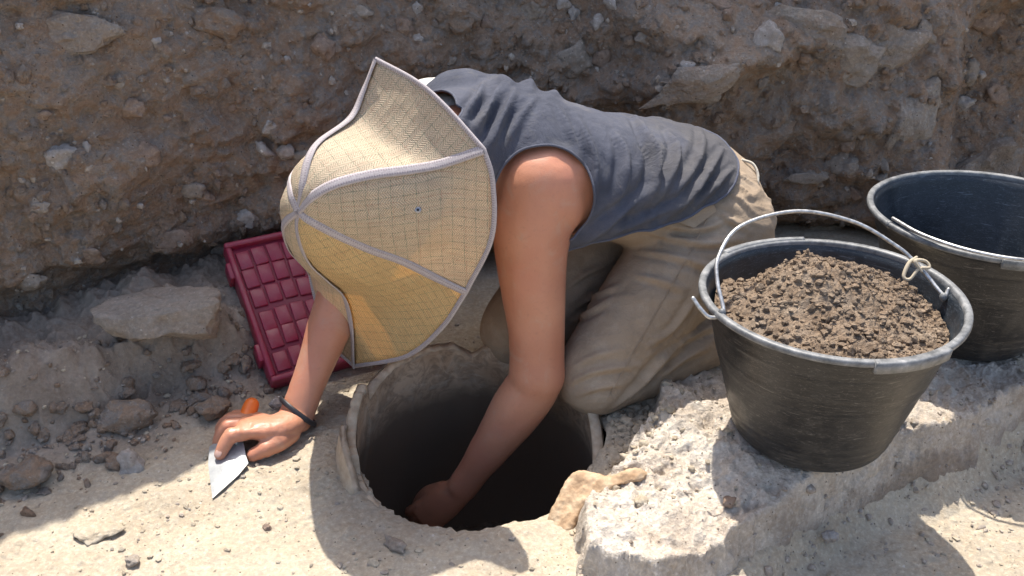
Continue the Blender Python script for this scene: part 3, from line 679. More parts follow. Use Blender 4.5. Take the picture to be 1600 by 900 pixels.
# broken edge, the paler fracture between the two faces
Le = []
zt = jar_top(A); pa = np.stack([np.cos(A) * 9, np.sin(A) * 9, A * 0], 1); ro = .0022 * fbm(pa, 3, 3, 58)
for e, dz in ((-.0006, -.003), (0, 0.), (.0045, .0018), (.010, .0012), (.015, -.001), (.0156, -.005)):
    Le.append(np.stack([JC[0] + (JR + e) * np.cos(A), JC[1] + (JR + e) * np.sin(A), zt + dz + ro * (dz > -.002)], 1))
V, Fc = rings(np.array(Le), cap=False); obj('broken_rim', V, Fc, M['break'], jar)
def sherd(center_a, wa, ztop, zbot, r0, thick, seed, name, parent=None, **kw):
    a = np.linspace(center_a - wa, center_a + wa, 40); m_ = 26; O = []; I = []
    for k in range(m_):
        f = k / (m_ - 1); w_ = a + 0 * f; pa = np.stack([a * 3, a * 0 + seed, a * 0], 1); ed = .10 * fbm(pa, 3, 3, seed)
        sh = np.sqrt(np.clip(1 - ((a - center_a) / wa) ** 2, 0, 1))
        zt_ = zbot + (ztop - zbot) * (sh ** .5) * (1 + ed * .3); z = zt_ * (1 - f) + zbot * f
        rr_ = r0 + .02 * f
        O.append(np.stack([JC[0] + (rr_ + thick) * np.cos(a), JC[1] + (rr_ + thick) * np.sin(a), z], 1)); I.append(np.stack([JC[0] + rr_ * np.cos(a), JC[1] + rr_ * np.sin(a), z], 1))
    O, I = np.array(O), np.array(I); R_ = np.concatenate([O, I[:, ::-1]], 1)
    V, Fc = rings(R_, cap=True); return obj(name, V, Fc, M['break'], parent, **kw)
sherd(math.radians(193), .36, .052, -.04, JR + .012, .009, 3, 'rim_sherd', jar, label='pale curved wall sherd at the left of the jar mouth')
# loose bent sherd on the right of the mouth
out = [(886, 748), (905, 735), (930, 738), (955, 744), (985, 733), (1010, 737), (1008, 748), (975, 756), (944, 770), (918, 790), (900, 815), (884, 846), (866, 851), (847, 838), (858, 806), (872, 776)]
c_ = at(905, 785, 1.25); pn_ = nrm(np.array([-.25, -.55, .80])); O = np.array([at_plane(px, py, c_, pn_) for px, py in out]); O = np.vstack([interp(np.vstack([O, O[:1]]), 57)[:-1]]); L = []
for f_, sc in ((-.014, .80), (-.012, .97), (-.004, 1.0), (.004, .97), (.007, .80)): L.append((O - c_) * sc * np.array([1, 1, 1]) + c_ + pn_ * f_)
V, Fc = rings(np.array(L)); V, T = remesh(V, Fc, .0018); V = relax(V, T, 3); Nn = normals(V, T); V = V + Nn * (.0050 * fbm(V, 38, 4, 61) + .0016 * fbm(V, 150, 3, 62))[:, None]; Fc = T
obj('jar_sherd', V, Fc, M['sherd'], label='loose bent tan sherd leaning between the jar mouth and the limestone', cat='sherd')
# soil at the bottom
X, Y, T = grid_mesh(np.arange(-.30, .2, .004), np.arange(.86, 1.36, .004)); p = np.stack([X, Y, X * 0], 1)
V = np.stack([X, Y, -.31 + .03 * fbm(p, 8, 4, 93) + .01 * cells(p[:, :2], 30, 4, .6)], 1); V, T = clip(V, T, .235 - np.hypot(X - JC[0], Y - JC[1]))
obj('jar_fill_soil', V, T, M['soil'], label='dark soil in the bottom of the buried jar', cat='soil', kind='stuff')

# ------------------------------------------------------------------ buckets
BH = .211
def lathe(c, prof, n=120, m=None, mod=None, cap=False):
    P = np.array(prof, float); a = np.linspace(0, 2 * PI, n, endpoint=False); L = []
    for r_, z_ in P:
        rr_ = np.full(n, r_); zz_ = np.full(n, z_)
        if mod: rr_, zz_ = mod(a, rr_, zz_)
        L.append(np.stack([c[0] + rr_ * np.cos(a), c[1] + rr_ * np.sin(a), c[2] + zz_], 1))
    return rings(np.array(L), cap=cap)
def tilt_about(V, c, ax, ang):
    q = Quaternion(Vector(ax), ang).to_matrix(); Mx = np.array(q); return (V - c) @ Mx.T + c
def bucket(c, label, hpts, tabs, tilt=(0, 0, 0), rad=.1665, tie=True):
    c = np.array(c); b = empty('bucket', c, label, 'bucket', 'black plastic buckets on the limestone ledge')
    wob = lambda a, r_, z_: (r_ * (1 + .010 * np.sin(2 * a + 1.1) * (z_ / BH) + .003 * np.sin(3 * a)), z_)
    RB, RT_ = .099, rad - .008
    prof = [(0.001, 0), (RB - .006, 0), (RB, .004)]
    for z in np.linspace(.008, BH - .02, 60):
        r_ = RB + (RT_ - RB) * (z / BH) ** .92
        for zc, am in ((.018, .0012), (.030, .0010), (.044, .0010), (.118, .0009), (.126, .0009), (.134, .0009), (.175, .001)): r_ += am * math.exp(-((z - zc) / .0025) ** 2)
        prof.append((r_, z))
    prof += [(RT_ - .0045, BH - .014), (RT_ - .001, BH - .009), (RT_ + .003, BH - .006)]
    put = lambda V: tilt_about(V, c, tilt[:2] + (0,), tilt[2]) if tilt[2] else V
    V, Fc = lathe(c, prof, 160, mod=wob); obj('outer_wall', put(V), Fc, M['bucket'], b)
    th = .0035; prof = [(RT_ - .001, BH - .003)] + [(RB + (RT_ - RB) * (z / BH) ** .92 - th, z) for z in np.linspace(BH - .008, .01, 30)] + [(RB - .01, .006), (.001, .006)]
    V, Fc = lathe(c, prof, 160, mod=wob); obj('inner_wall', put(V), Fc, M['bucket_in'], b)
    prof = [(RT_ - .003, BH - .006), (RT_ - .0028, BH - .001), (RT_ - .001, BH + .001), (RT_ + .005, BH + .0012), (RT_ + .0068, BH - .0003), (RT_ + .0072, BH - .0045), (RT_ + .006, BH - .0065), (RT_ + .003, BH - .0075)]
    V, Fc = lathe(c, prof, 200, mod=lambda a, r_, z_: (wob(a, r_, z_)[0], z_ + .0012 * np.sin(2 * a + .4))); obj('rim', put(V), Fc, M['rim'], b)
    for a0, a1 in tabs:                                              # thicker grip under the rim
        a = np.linspace(a0, a1, 40); L = []
        for dr, dz in ((.0, -.007), (.010, -.0065), (.0115, .0012), (.009, .0022), (.001, .0022)):
            r_ = wob(a, np.full(40, RT_ + dr), np.full(40, BH))[0]
            L.append(np.stack([c[0] + r_ * np.cos(a), c[1] + r_ * np.sin(a), np.full(40, c[2] + BH + dz - (.006 if dz < 0 else 0)) + .0012 * np.sin(2 * a + .4)], 1))
        R_ = np.array(L).transpose(1, 0, 2); V, Fc = rings(R_, cap=True); obj('rim_grip', put(V), Fc, M['rim'], b)
    V, Fc = tube(hpts, [.0026] * len(hpts), 10, None, 110); obj('handle', V, Fc, M['wire'], b)
    return b
BC = np.array([.406, 1.072, .0615])
B1 = bucket(BC, 'black bucket with raised wire handle, heaped with brown soil', [at(1083, 466, 1.175), at(1094, 482, 1.172), at(1110, 496, 1.172), at(1130, 487, 1.18), at(1121, 440, 1.195), at(1123, 400, 1.21), at(1158, 353, 1.235), at(1245, 330, 1.26), at(1335, 347, 1.265), at(1400, 384, 1.26),
     at(1424, 404, 1.255), at(1448, 430, 1.25), at(1474, 461, 1.235), at(1482, 452, 1.235)], [(-PI / 2 + .0, -PI / 2 + .62), (PI / 2 - .05, PI / 2 + .75)], (1, 0, 0))
V, Fc = tube([at(1432, 402, 1.25), at(1420, 412, 1.248), at(1412, 432, 1.245), at(1422, 436, 1.243), at(1436, 420, 1.243), at(1452, 418, 1.245), at(1446, 408, 1.247), at(1430, 408, 1.243), at(1440, 424, 1.242)], [.002, .0028, .0024, .002, .002, .002, .002, .0028, .0015], 8, None, 60)
obj('wire_tie', V, Fc, M['twine'], B1, label='knotted pale twine at the right handle end')
for px, py, t in ((1128, 489, 1.172), (1474, 464, 1.232)):
    V, Fc = ball(at(px, py, t), (.005, .005, .006), 12, 8); obj('handle_ear', V, Fc, M['rim'], B1)
BC2 = np.array([.728, 1.345, .056])
hb = []
for k in np.linspace(0, 1, 9):
    a = math.radians(-165 + 150 * k); hb.append(BC2 + np.array([math.cos(a) * (.171 + .008 * math.sin(PI * k)), math.sin(a) * (.171 + .016 * math.sin(PI * k)), BH + .006 - .012 * math.sin(PI * k) * 0 + .002]))
B2 = bucket(BC2, 'empty black bucket cut by the right edge, its wire handle lowered on the rim', hb, [(-1.9, -1.2)], (1, 0, 0), .178)
V, Fc = ball(hb[0] + np.array([-.004, 0, -.01]), (.005, .005, .006), 12, 8); obj('handle_ear', V, Fc, M['rim'], B2)
# heap of soil in the front bucket
g = np.arange(-.16, .1601, .0026); X, Y, T = grid_mesh(g, g); rr = np.hypot(X, Y); p = np.stack([X + 5, Y, X * 0], 1)
hp = .052 * np.exp(-(((X - .0) / .080) ** 2 + ((Y - .022) / .066) ** 2)) + .010 * fbm(p, 14, 3, 95) - .010 * sstep(.09, .15, rr) + .012 * np.exp(-(((X + .03) / .03) ** 2 + ((Y - .05) / .03) ** 2))
hp = hp - .03 * sstep(.075, .10, Y) * sstep(.03, -.04, X * .6)
hz = BH - .025 + hp + .0022 * fbm(p, 60, 4, 96) + .005 * cells(p[:, :2], 26, 17, .3) + .0038 * cells(p[:, :2], 75, 15, .4) + .0024 * cells(p[:, :2], 150, 16, .6) + .002 * fbm(p, 150, 3, 98) + .004 * fbm(p, 35, 3, 97, .6, True)
V = np.stack([X, Y, hz], 1); V, T = clip(V, T, .1440 - rr)
V = V + BC; r = np.random.default_rng(12); n = 4200; a = r.uniform(0, 2 * PI, n); q = .142 * np.sqrt(r.random(n)); gx, gy = q * np.cos(a), q * np.sin(a)
ix = np.clip(((gx + .16) / .0026).astype(int), 0, len(g) - 1); iy = np.clip(((gy + .16) / .0026).astype(int), 0, len(g) - 1); zz = hz.reshape(len(g), len(g))[iy, ix]
R = .0008 + .0050 * r.random(n) ** 5; V2, F2 = scatter(np.stack([gx, gy, zz + R * .4], 1) + BC, R, 13, .85)
obj('soil_heap', np.vstack([V, V2]), np.vstack([T, F2 + len(V)]), M['soil'], smooth=False, label='heap of crumbly brown soil filling the front bucket', cat='soil', kind='stuff')

# ------------------------------------------------------------------ red crate lid leaning on the step
c0 = at_z(425, 600, .028); bot = nrm(at_z(547, 566, .028) - c0); tl = at(350, 383, 1.565)
upv = tl - c0; upv = upv - np.dot(upv, bot) * bot; CHt = np.linalg.norm(upv); upv = upv / CHt; cn = np.cross(bot, upv); cn = cn if cn[1] < 0 else -cn
CW = .205
crate = empty('plastic_crate', c0, 'dusty magenta plastic crate panel with raised rectangles leaning against the bank', 'crate')
Rm = np.stack([bot, upv, cn], 1)
def crp(x, y, z): return c0 + bot * x + upv * y + cn * z
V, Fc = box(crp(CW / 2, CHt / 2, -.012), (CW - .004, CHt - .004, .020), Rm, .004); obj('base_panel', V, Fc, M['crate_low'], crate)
for (x, y, sx_, sy_) in ((CW / 2, .005, CW, .010), (CW / 2, CHt - .005, CW, .010)):
    V, Fc = box(crp(x, y, -.010), (sx_, sy_, .036), Rm, .003); obj('edge_bar', V, Fc, M['crate'], crate)
for x in (.005, CW - .005):
    V, Fc = box(crp(x, CHt / 2, -.0105), (.010, CHt - .019, .035), Rm, .003); obj('edge_bar', V, Fc, M['crate'], crate)
V, Fc = box(crp(-.002, .055, -.012), (.010, .03, .03), Rm, .002); obj('corner_clip', V, Fc, M['crate'], crate)
V, Fc = box(crp(-.002, CHt - .05, -.012), (.010, .03, .03), Rm, .002); obj('corner_clip', V, Fc, M['crate'], crate)
nc, nr = 7, 6
for i in range(nc):
    for j in range(nr):
        w_ = (CW - .026) / nc; h_ = (CHt - .028) / nr; j_ = lambda s: random.uniform(-s, s)
        x = .013 + (i + .5) * w_ + .002 * math.sin(j * 1.1); y = .014 + (j + .5) * h_ + .004 * math.sin(i * .9) + .003 * math.sin(j * 2.3)
        q = Matrix.Rotation(j_(.05), 3, 'Z'); V, Fc = box((0, 0, 0), (w_ - .0034 + j_(.0006), h_ - .0045 + j_(.001), .006), np.array(q), .0018)
        obj('raised_panel', V @ Rm.T + crp(x, y, -.0015), Fc, M['crate'], crate)

# ------------------------------------------------------------------ trowel
tip = at_z(332, 779, .004); lf = at_z(327, 699, .016); rt = at_z(388, 724, .016); hl = at_z(372, 682, .030); ctr = (lf + rt) / 2
trowel = empty('trowel', tip, 'pointing trowel with pale steel blade and orange handle under the hand on the ground', 'trowel')
B_ = [tip, lf + (tip - lf) * .35 + np.array([-.003, 0, 0]), lf, at_z(338, 691, .020), hl + np.array([-.006, 0, 0]), hl + np.array([.006, 0, 0]), at_z(384, 712, .020), rt, rt + (tip - rt) * .35 + np.array([.003, 0, 0])]
B_ = np.array(B_); cc = (tip + hl) / 2 + np.array([0, 0, .0015]); up3 = np.array([0, 0, .0009])
V = np.vstack([[cc + up3], B_ + up3, [cc - up3], B_ - up3]); n = len(B_); Fc = []
for i in range(n):
    k = (i + 1) % n; Fc += [(0, 1 + k, 1 + i), (n + 1, n + 2 + i, n + 2 + k), (1 + i, 1 + k, n + 2 + k, n + 2 + i)]
V[0] -= up3 * .0; V[0] = V[1:n + 1].mean(0) * .999 + V[0] * .001; V[n + 1] = V[0] - 2 * up3; obj('blade', V, Fc, M['steel'], trowel, smooth=False)
V, Fc = tube([hl + np.array([0, -.012, -.001]), hl + np.array([.002, 0, .006]), at(381, 668, 1.375), at(384, 660, 1.378)], [.0035, .004, .004, .004], 12); obj('tang', V, Fc, M['steel'], trowel)
V, Fc = tube([at(383, 665, 1.38), at(385, 655, 1.382), at(389, 643, 1.39), at(393, 633, 1.395)], [.0085, .0105, .0115, .0110], 20, None, 24); obj('handle', V, Fc, M['orange'], trowel)
# ------------------------------------------------------------------ hat frame and head position
HN = nrm(-.62 * RT - .68 * FW - .36 * UP); HC = at(622, 332, 1.265)
def hp_(px, py, h): return at_plane(px, py, HC + HN * h, HN)
face = nrm(np.array([0, 0, -1.]) - np.dot([0, 0, -1.], HN) * HN); ear_ax = nrm(np.cross(HN, face))
HD = HC - HN * .040 + RT * .006 - UP * .002 + FW * .025

# ------------------------------------------------------------------ person
person = empty('person', (.12, 1.2, 0), 'kneeling bent-over person in slate sleeveless shirt and khaki trousers reaching into the jar', 'person')
SHL = at(845, 288, 1.315); ELB = at(838, 597, 1.395); WRL = at(722, 762, 1.495); 
SHR = np.array([-.105, 1.440, .378]); ELR = np.array([-.225, 1.30, .235]); WRR = at(461, 655, 1.395)
CH = at(768, 250, 1.375); MID = np.array([.125, 1.345, .322]); PEL = np.array([.262, 1.43, .252])
HIPL = np.array([.300, 1.355, .235]); HIPR = np.array([.205, 1.50, .245]); KNL = np.array([.125, 1.195, .065]); KNR = np.array([.010, 1.315, .075])
ANL = np.array([.42, 1.37, .075]); ANR = np.array([.33, 1.52, .06])
SIDE = nrm(SHL - SHR)
def torso(mb, inf=0., belly=0.):
    lo = .016 if inf == 0 else 0
    W_ = nrm([.54, -.84, 0])
    P = [PEL + np.array([.02, .015, -.01]), PEL, (PEL + MID) / 2 + np.array([0, 0, .004 - belly * .4]), MID + np.array([0, 0, -belly * .5]), (MID + CH) / 2 + np.array([0, 0, -.002 - belly * .3]), CH, CH + np.array([-.045, -.025, .018])]
    Rr = [(.120 - lo, .090 - lo), (.145 - lo, .108 - lo), (.136 - lo, .096 - lo), (.128 - lo, .087 - lo), (.130, .097), (.118 - lo * .5, .102 - lo * .4), (.090 - lo * .8, .080 - lo * .8)]
    mb.add(*tube(P, [(a + inf, b + inf + belly * .4) for a, b in Rr], 36, W_, 40, pw=2.2))
def arms(mb, inf=0., upto=1.):
    mb.add(*ball(SHL + np.array([.002, .006, .000]), (.063 + inf, .061 + inf, .063 + inf), 24, 16))
    mb.add(*tube([CH + SIDE * .05 + np.array([0, .02, .015]), SHL + np.array([-.006, .030, .004])], [.062 + inf, .050 + inf], 24))
    mb.add(*ball(SHR, (.056 + inf, .056 + inf, .055 + inf), 24, 16))
    mb.add(*tube([CH - SIDE * .08 + np.array([0, 0, .025]), SHR + np.array([0, -.03, .008])], [.075 + inf, .052 + inf], 24))
mb = MB(); torso(mb); arms(mb)
# near arm
U = ELB - SHL
mb.add(*ball(SHL + U * .07 + np.array([.002, 0, 0]), (.0625, .058, .063), 24, 16))
mb.add(*ball(SHL + np.array([.020, .030, -.040]), (.050, .050, .052), 20, 14))
mb.add(*tube([SHL, SHL + U * .2 + np.array([-.010, -.004, 0]), SHL + U * .42 + np.array([-.010, -.002, 0]), SHL + U * .65 + np.array([-.003, 0, 0]), SHL + U * .85, ELB + np.array([.001, 0, .012]), ELB], [(.061, .060), (.0560, .056), (.0488, .050), (.0430, .044), (.0400, .041), (.0405, .040), (.038, .037)], 28, RT, 50))
L_ = WRL - ELB
mb.add(*tube([ELB, ELB + L_ * .12, ELB + L_ * .32, ELB + L_ * .6, ELB + L_ * .85, WRL], [(.038, .037), (.0405, .039), (.0385, .037), (.031, .030), (.0255, .022), (.0255, .020)], 26, RT, 44))
mb.add(*ball(ELB + np.array([.008, .012, -.004]), .030, 16, 10))
# near hand inside the jar
hd = nrm(at(648, 822, 1.555) - WRL); hs = nrm(np.cross(hd, FW)); 
palm = [WRL, WRL + hd * .03, WRL + hd * .065, WRL + hd * .095]
mb.add(*tube(palm, [(.023, .019), (.027, .017), (.029, .015), (.028, .012)], 24, hs, 20))
for k, (o_, ln) in enumerate(((-.020, .062), (-.007, .075), (.007, .070), (.019, .056))):
    b_ = WRL + hd * .085 + hs * o_; d1 = nrm(hd + hs * o_ * 3 + FW * .3); d2 = nrm(hd * .8 + FW * .9); d3 = nrm(hd * .3 + FW * 1.0)
    mb.add(*tube([b_, b_ + d1 * ln * .4, b_ + d1 * ln * .4 + d2 * ln * .33, b_ + d1 * ln * .4 + d2 * ln * .33 + d3 * ln * .27], [.0095, .009, .0082, .007], 14))
tb = WRL + hd * .03 - hs * .016 + FW * .008; mb.add(*tube([tb, tb + hd * .03 - hs * .010 + FW * .008, tb + hd * .055 - hs * .008 + FW * .014, tb + hd * .078 - hs * .002 + FW * .02], [.014, .012, .0105, .008], 14))
# far arm
mb.add(*tube([SHR, (SHR + ELR) / 2, ELR], [.050, .043, .038], 24))
L_ = WRR - ELR
mb.add(*tube([ELR, ELR + L_ * .2, ELR + L_ * .45, ELR + L_ * .75, WRR], [(.037, .037), (.038, .037), (.034, .033), (.0265, .024), (.0255, .021)], 26, RT, 40))
# far hand: palm down, heel at the wrist, fingers over the trowel
def H(px, py, t): return at(px, py, t)
mb.add(*tube([WRR, H(449, 662, 1.378), H(430, 668, 1.366), H(405, 668, 1.360), H(382, 668, 1.356)], [(.021, .025), (.020, .026), (.018, .029), (.016, .031), (.012, .030)], 24, UP, 30))
FG = [  # knuckle, middle, tip  (index, middle, ring, little)
    ([(386, 676, 1.342), (362, 681, 1.335), (352, 694, 1.332), (344, 710, 1.330)], [.0115, .0105, .0098, .0085]),
    ([(380, 664, 1.362), (356, 667, 1.358), (345, 680, 1.360), (340, 694, 1.364)], [.0112, .0100, .0092, .0080]),
    ([(382, 656, 1.380), (360, 656, 1.380), (347, 666, 1.386), (343, 680, 1.392)], [.0105, .0095, .0088, .0075]),
    ([(388, 650, 1.396), (369, 650, 1.400), (357, 657, 1.406), (352, 667, 1.412)], [.0095, .0085, .0078, .0068])]
for pts_, rad_ in FG:
    P = [H(*q) for q in pts_]; mb.add(*tube(P, rad_, 16, None, 26)); mb.add(*ball(P[1], rad_[1] * 1.12, 12, 8))
    mb.add(*tube([H(425, 664, 1.372), P[0]], [.013, rad_[0]], 14))
TH = [H(452, 676, 1.372), H(434, 690, 1.352), H(415, 701, 1.340), H(396, 711, 1.336)]
mb.add(*tube(TH, [.0165, .0150, .0118, .0095], 18, None, 26)); mb.add(*ball(TH[2], .0128, 12, 8)); mb.add(*tube([H(440, 664, 1.370), TH[1]], [.018, .013], 14))
# neck and head
mb.add(*tube([CH + np.array([-.03, -.02, .02]), CH + np.array([-.07, -.05, .022]), HD - HN * .065 - face * .02, HD - HN * .02], [.052, .050, .052, .05], 24))
Rh = np.stack([ear_ax, face, HN], 1)
mb.add(*ball(HD + HN * .015, (.070, .088, .080), 28, 20, Rh)); mb.add(*tube([HD + face * .045 + HN * .0, HD + face * .062 - HN * .055, HD + face * .055 - HN * .085], [(.058, .04), (.045, .032), (.028, .022)], 22, ear_ax))
mb.add(*tube([HD + face * .090 + HN * .010, HD + face * .104 - HN * .018, HD + face * .112 - HN * .032], [.006, .010, .0125], 12))
for s_ in (-1, 1):
    mb.add(*ball(HD + ear_ax * .075 * s_ - HN * .01 + face * -.005, (.010, .020, .032), 14, 10, Rh)); mb.add(*ball(HD + ear_ax * .011 * s_ + face * .103 - HN * .034, .007, 10, 8))
    mb.add(*ball(HD + ear_ax * .031 * s_ + face * .075 + HN * .024, (.024, .012, .009), 12, 8, Rh)); mb.add(*ball(HD + ear_ax * .031 * s_ + face * .071 + HN * .006, .0135, 12, 10))
mb.add(*tube([HD + ear_ax * -.022 + face * .088 - HN * .058, HD + face * .094 - HN * .057, HD + ear_ax * .022 + face * .088 - HN * .058], [.004, .0065, .004], 10)); mb.add(*tube([HD + ear_ax * -.020 + face * .085 - HN * .068, HD + face * .091 - HN * .068, HD + ear_ax * .020 + face * .085 - HN * .068], [.004, .007, .004], 10))
# legs inside the trousers
for hip, kn, an in ((HIPL, KNL, ANL), (HIPR, KNR, ANR)):
    mb.add(*tube([hip, hip * .6 + kn * .4, kn], [.070, .062, .050], 22)); mb.add(*tube([kn, kn * .6 + an * .4, an], [.046, .046, .030], 20)); d_ = nrm(an - kn)
    mb.add(*tube([an, an + d_ * .05 + np.array([0, 0, -.01]), an + d_ * .16 + np.array([0, 0, -.03])], [.032, .036, .022], 16))
V, Fc = mb.arr(); V, T = remesh(V, Fc, .0021)
hw = np.minimum.reduce([np.linalg.norm(V - q, axis=1) for q in (H(385, 675, 1.36), H(420, 690, 1.36), H(350, 690, 1.36), WRL + hd * .1, HD + face * .09)])
V = relax(V, T, 26, sstep(.045, .14, hw) * .95 + .05 * 0 + .03)
Nn = normals(V, T)
vein = np.linalg.norm(V - H(410, 665, 1.36), axis=1); V = V + Nn * (.0007 * fbm(V, 90, 2, 33, .5, True) * sstep(.07, .03, vein))[:, None]
V = V + Nn * (.0012 * fbm(V, 22, 3, 35))[:, None]
body = obj('body', V, T, M['skin'], person)
def nail(c, d, nrm_, w_, l_):
    d = nrm(d); n_ = nrm(nrm_ - np.dot(nrm_, d) * d); s_ = np.cross(d, n_); V, Fc = ball((0, 0, 0), (w_, l_, .0012), 14, 8); return V @ np.stack([s_, d, n_], 1).T + c, Fc
for P_, w_ in ((FG[0][0], .0052), (FG[1][0], .0048)):
    a_, b_ = H(*P_[2]), H(*P_[3]); V, Fc = nail(b_ + nrm(-FW + UP * .5) * .0078 + nrm(b_ - a_) * .001, b_ - a_, -FW + UP * .5, w_, .006); obj('fingernail', V, Fc, M['nail'], person)
V, Fc = nail(TH[3] + UP * .0082 + nrm(TH[3] - TH[2]) * .001, TH[3] - TH[2], UP - FW * .4, .0058, .007); obj('fingernail', V, Fc, M['nail'], person)
# wristband
bd = nrm(ELR - WRR); bc_ = WRR + bd * .012; a_ = nrm(np.cross(bd, FW)); b__ = np.cross(bd, a_); L = []
for k in range(40):
    t_ = 2 * PI * k / 40; L.append(bc_ + a_ * math.cos(t_) * .0300 + b__ * math.sin(t_) * .0275 + bd * .010 * math.cos(t_))
L = np.array(L); R_ = []
for k in range(40):
    o_ = nrm(L[k] - bc_); th_ = np.linspace(0, 2 * PI, 10, endpoint=False); R_.append(L[k] + np.outer(np.cos(th_) * .0022, o_) + np.outer(np.sin(th_) * .0042, bd))
R_ = np.array(R_ + [R_[0]]); V, Fc = rings(R_, cap=False); obj('wristband', V, Fc, M['band'], person, label='black band round the right wrist')
# hair: cap under the hat with short strands at the nape
mb = MB(); mb.add(*ball(HD + HN * .022 - face * .010, (.075, .088, .082), 26, 18, Rh)); V, Fc = mb.arr(); V = V + .003 * fbm(V, 50, 3, 5)[:, None]
V, T = clip(V, tri(Fc), (.030 - (V - HD) @ face) + .6 * ((V - HD) @ HN)); obj('hair', V, T, M['hair'], person)

# ---- shirt
def pxof(V):
    d = (V - CAMP) @ FW; return 800 + (V - CAMP) @ RT / d * F, 450 - (V - CAMP) @ UP / d * F
mb = MB(); torso(mb, .008, .006); arms(mb, .0075)
mb.add(*tube([CH + np.array([-.03, -.02, .018]), CH + np.array([-.065, -.045, .024])], [.074, .066], 24))
V, Fc = mb.arr(); V, T = remesh(V, Fc, .0036); V = relax(V, T, 14)
AX = nrm(PEL - CH)                                   # along the spine
sv = (V - CH) @ AX; SD = nrm(np.cross(AX, [0, 0, 1])); SD = SD if SD @ SIDE > 0 else -SD
sdv = (V - CH) @ SD; Nn = normals(V, T); BK = nrm(np.cross(SD, AX)); BK = BK if BK[2] > 0 else -BK; bk = (V - CH) @ BK
def folds(V, Nn):
    sv = (V - CH) @ AX; sdv = (V - CH) @ SD; bk = (V - CH) @ BK
    q = np.stack([sv * 17 + sdv * 4.0 - bk * 5, sdv * 3.0, bk * 3.0], 1)
    w1 = sstep(.02, .22, sv) * sstep(.14, .02, bk)
    n1 = 1 - 2 * np.abs(vnoise(q + .25 * fbm(V, 9, 2, 7)[:, None], 101)); n1 = np.clip(n1, -.3, 1) ** 2 * np.sign(n1)
    q2 = np.stack([sv * 42 + sdv * 12 - bk * 16, sdv * 6, bk * 7], 1); n2 = 1 - 2 * np.abs(vnoise(q2 + .5 * fbm(V, 14, 2, 8)[:, None], 103))
    n2 = np.clip(n2, 0, 1) ** 2
    d = .008 * n1 * w1 + .0035 * n2 * (w1 * .8 + .12)
    # three ridges over the upper back, running from the neck side to the armhole
    u_ = sv * .8 + sdv * .35
    for c_, am in ((-.015, .010), (.018, .012), (.052, .009)):
        d = d + am * np.exp(-((u_ - c_ - .02 * sdv - .008 * vnoise(V * 20, 5)) / .0085) ** 2) * sstep(-.17, -.10, sdv) * sstep(.06, -.02, sdv)
    # bunched cloth at the waist
    q3 = np.stack([sv * 30 - sdv * 14, sdv * 9, bk * 9], 1); n3 = np.clip(1 - 2.4 * np.abs(vnoise(q3 + .8 * fbm(V, 12, 2, 9)[:, None], 105)), 0, 1)
    d = d + .004 * n3 * sstep(.17, .26, sv) * sstep(.36, .28, sv)
    # wide vertical drape folds hanging under the belly
    q4 = np.stack([sv * 24 + bk * 10, sdv * 1.5, bk * 1.2], 1); n4 = 1 - 2 * np.abs(vnoise(q4, 107)); d = d + .011 * n4 * sstep(.03, -.05, bk) * sstep(.0, .1, sv)
    return d + .0012 * fbm(V, 60, 3, 11)
V = V + Nn * folds(V, Nn)[:, None]
from mathutils.bvhtree import BVHTree
def fold_lines(V, T, lines):
    """raise ridges with a hollow beside them along lines laid on the cloth"""
    bv = BVHTree.FromPolygons([tuple(v) for v in V], [tuple(int(i) for i in t) for t in T]); Nn = normals(V, T); D = np.zeros(len(V))
    for pix, am, wd in lines:
        P = []
        for q in interp(pix, 26):
            h = bv.ray_cast(Vector(CAMP), Vector(nrm(ray(*q))))
            if h[0] is not None: P.append(h[0][:])
        if len(P) < 6: continue
        P = np.array(P); near = np.where(np.abs(V - P.mean(0)).max(1) < .5 * np.linalg.norm(P.max(0) - P.min(0)) + .05)[0]; X_ = V[near]
        best = np.full(len(X_), 9.); sg_ = np.zeros(len(X_)); tt = np.zeros(len(X_))
        for i in range(len(P) - 1):
            e = P[i + 1] - P[i]; w_ = X_ - P[i]; t = np.clip(w_ @ e / (e @ e + 1e-12), 0, 1); dv = w_ - t[:, None] * e; dd = np.linalg.norm(dv, axis=1); c_ = dd < best
            best[c_] = dd[c_]; sg_[c_] = (dv @ np.cross(nrm(e), -FW))[c_]; tt[c_] = ((i + t) / (len(P) - 1))[c_]
        wdv = wd * (.62 + .4 * tt); fade = np.sin(PI * np.clip(tt, .04, .96)) ** .7
        g = np.exp(-(best / wdv) ** 2) - .75 * np.exp(-((best - 1.9 * wdv) / (wdv * .9)) ** 2) * (sg_ > 0) - .35 * np.exp(-((best - 1.7 * wdv) / (wdv * .9)) ** 2) * (sg_ < 0)
        D[near] += am * g * fade
    return V + Nn * D[:, None]
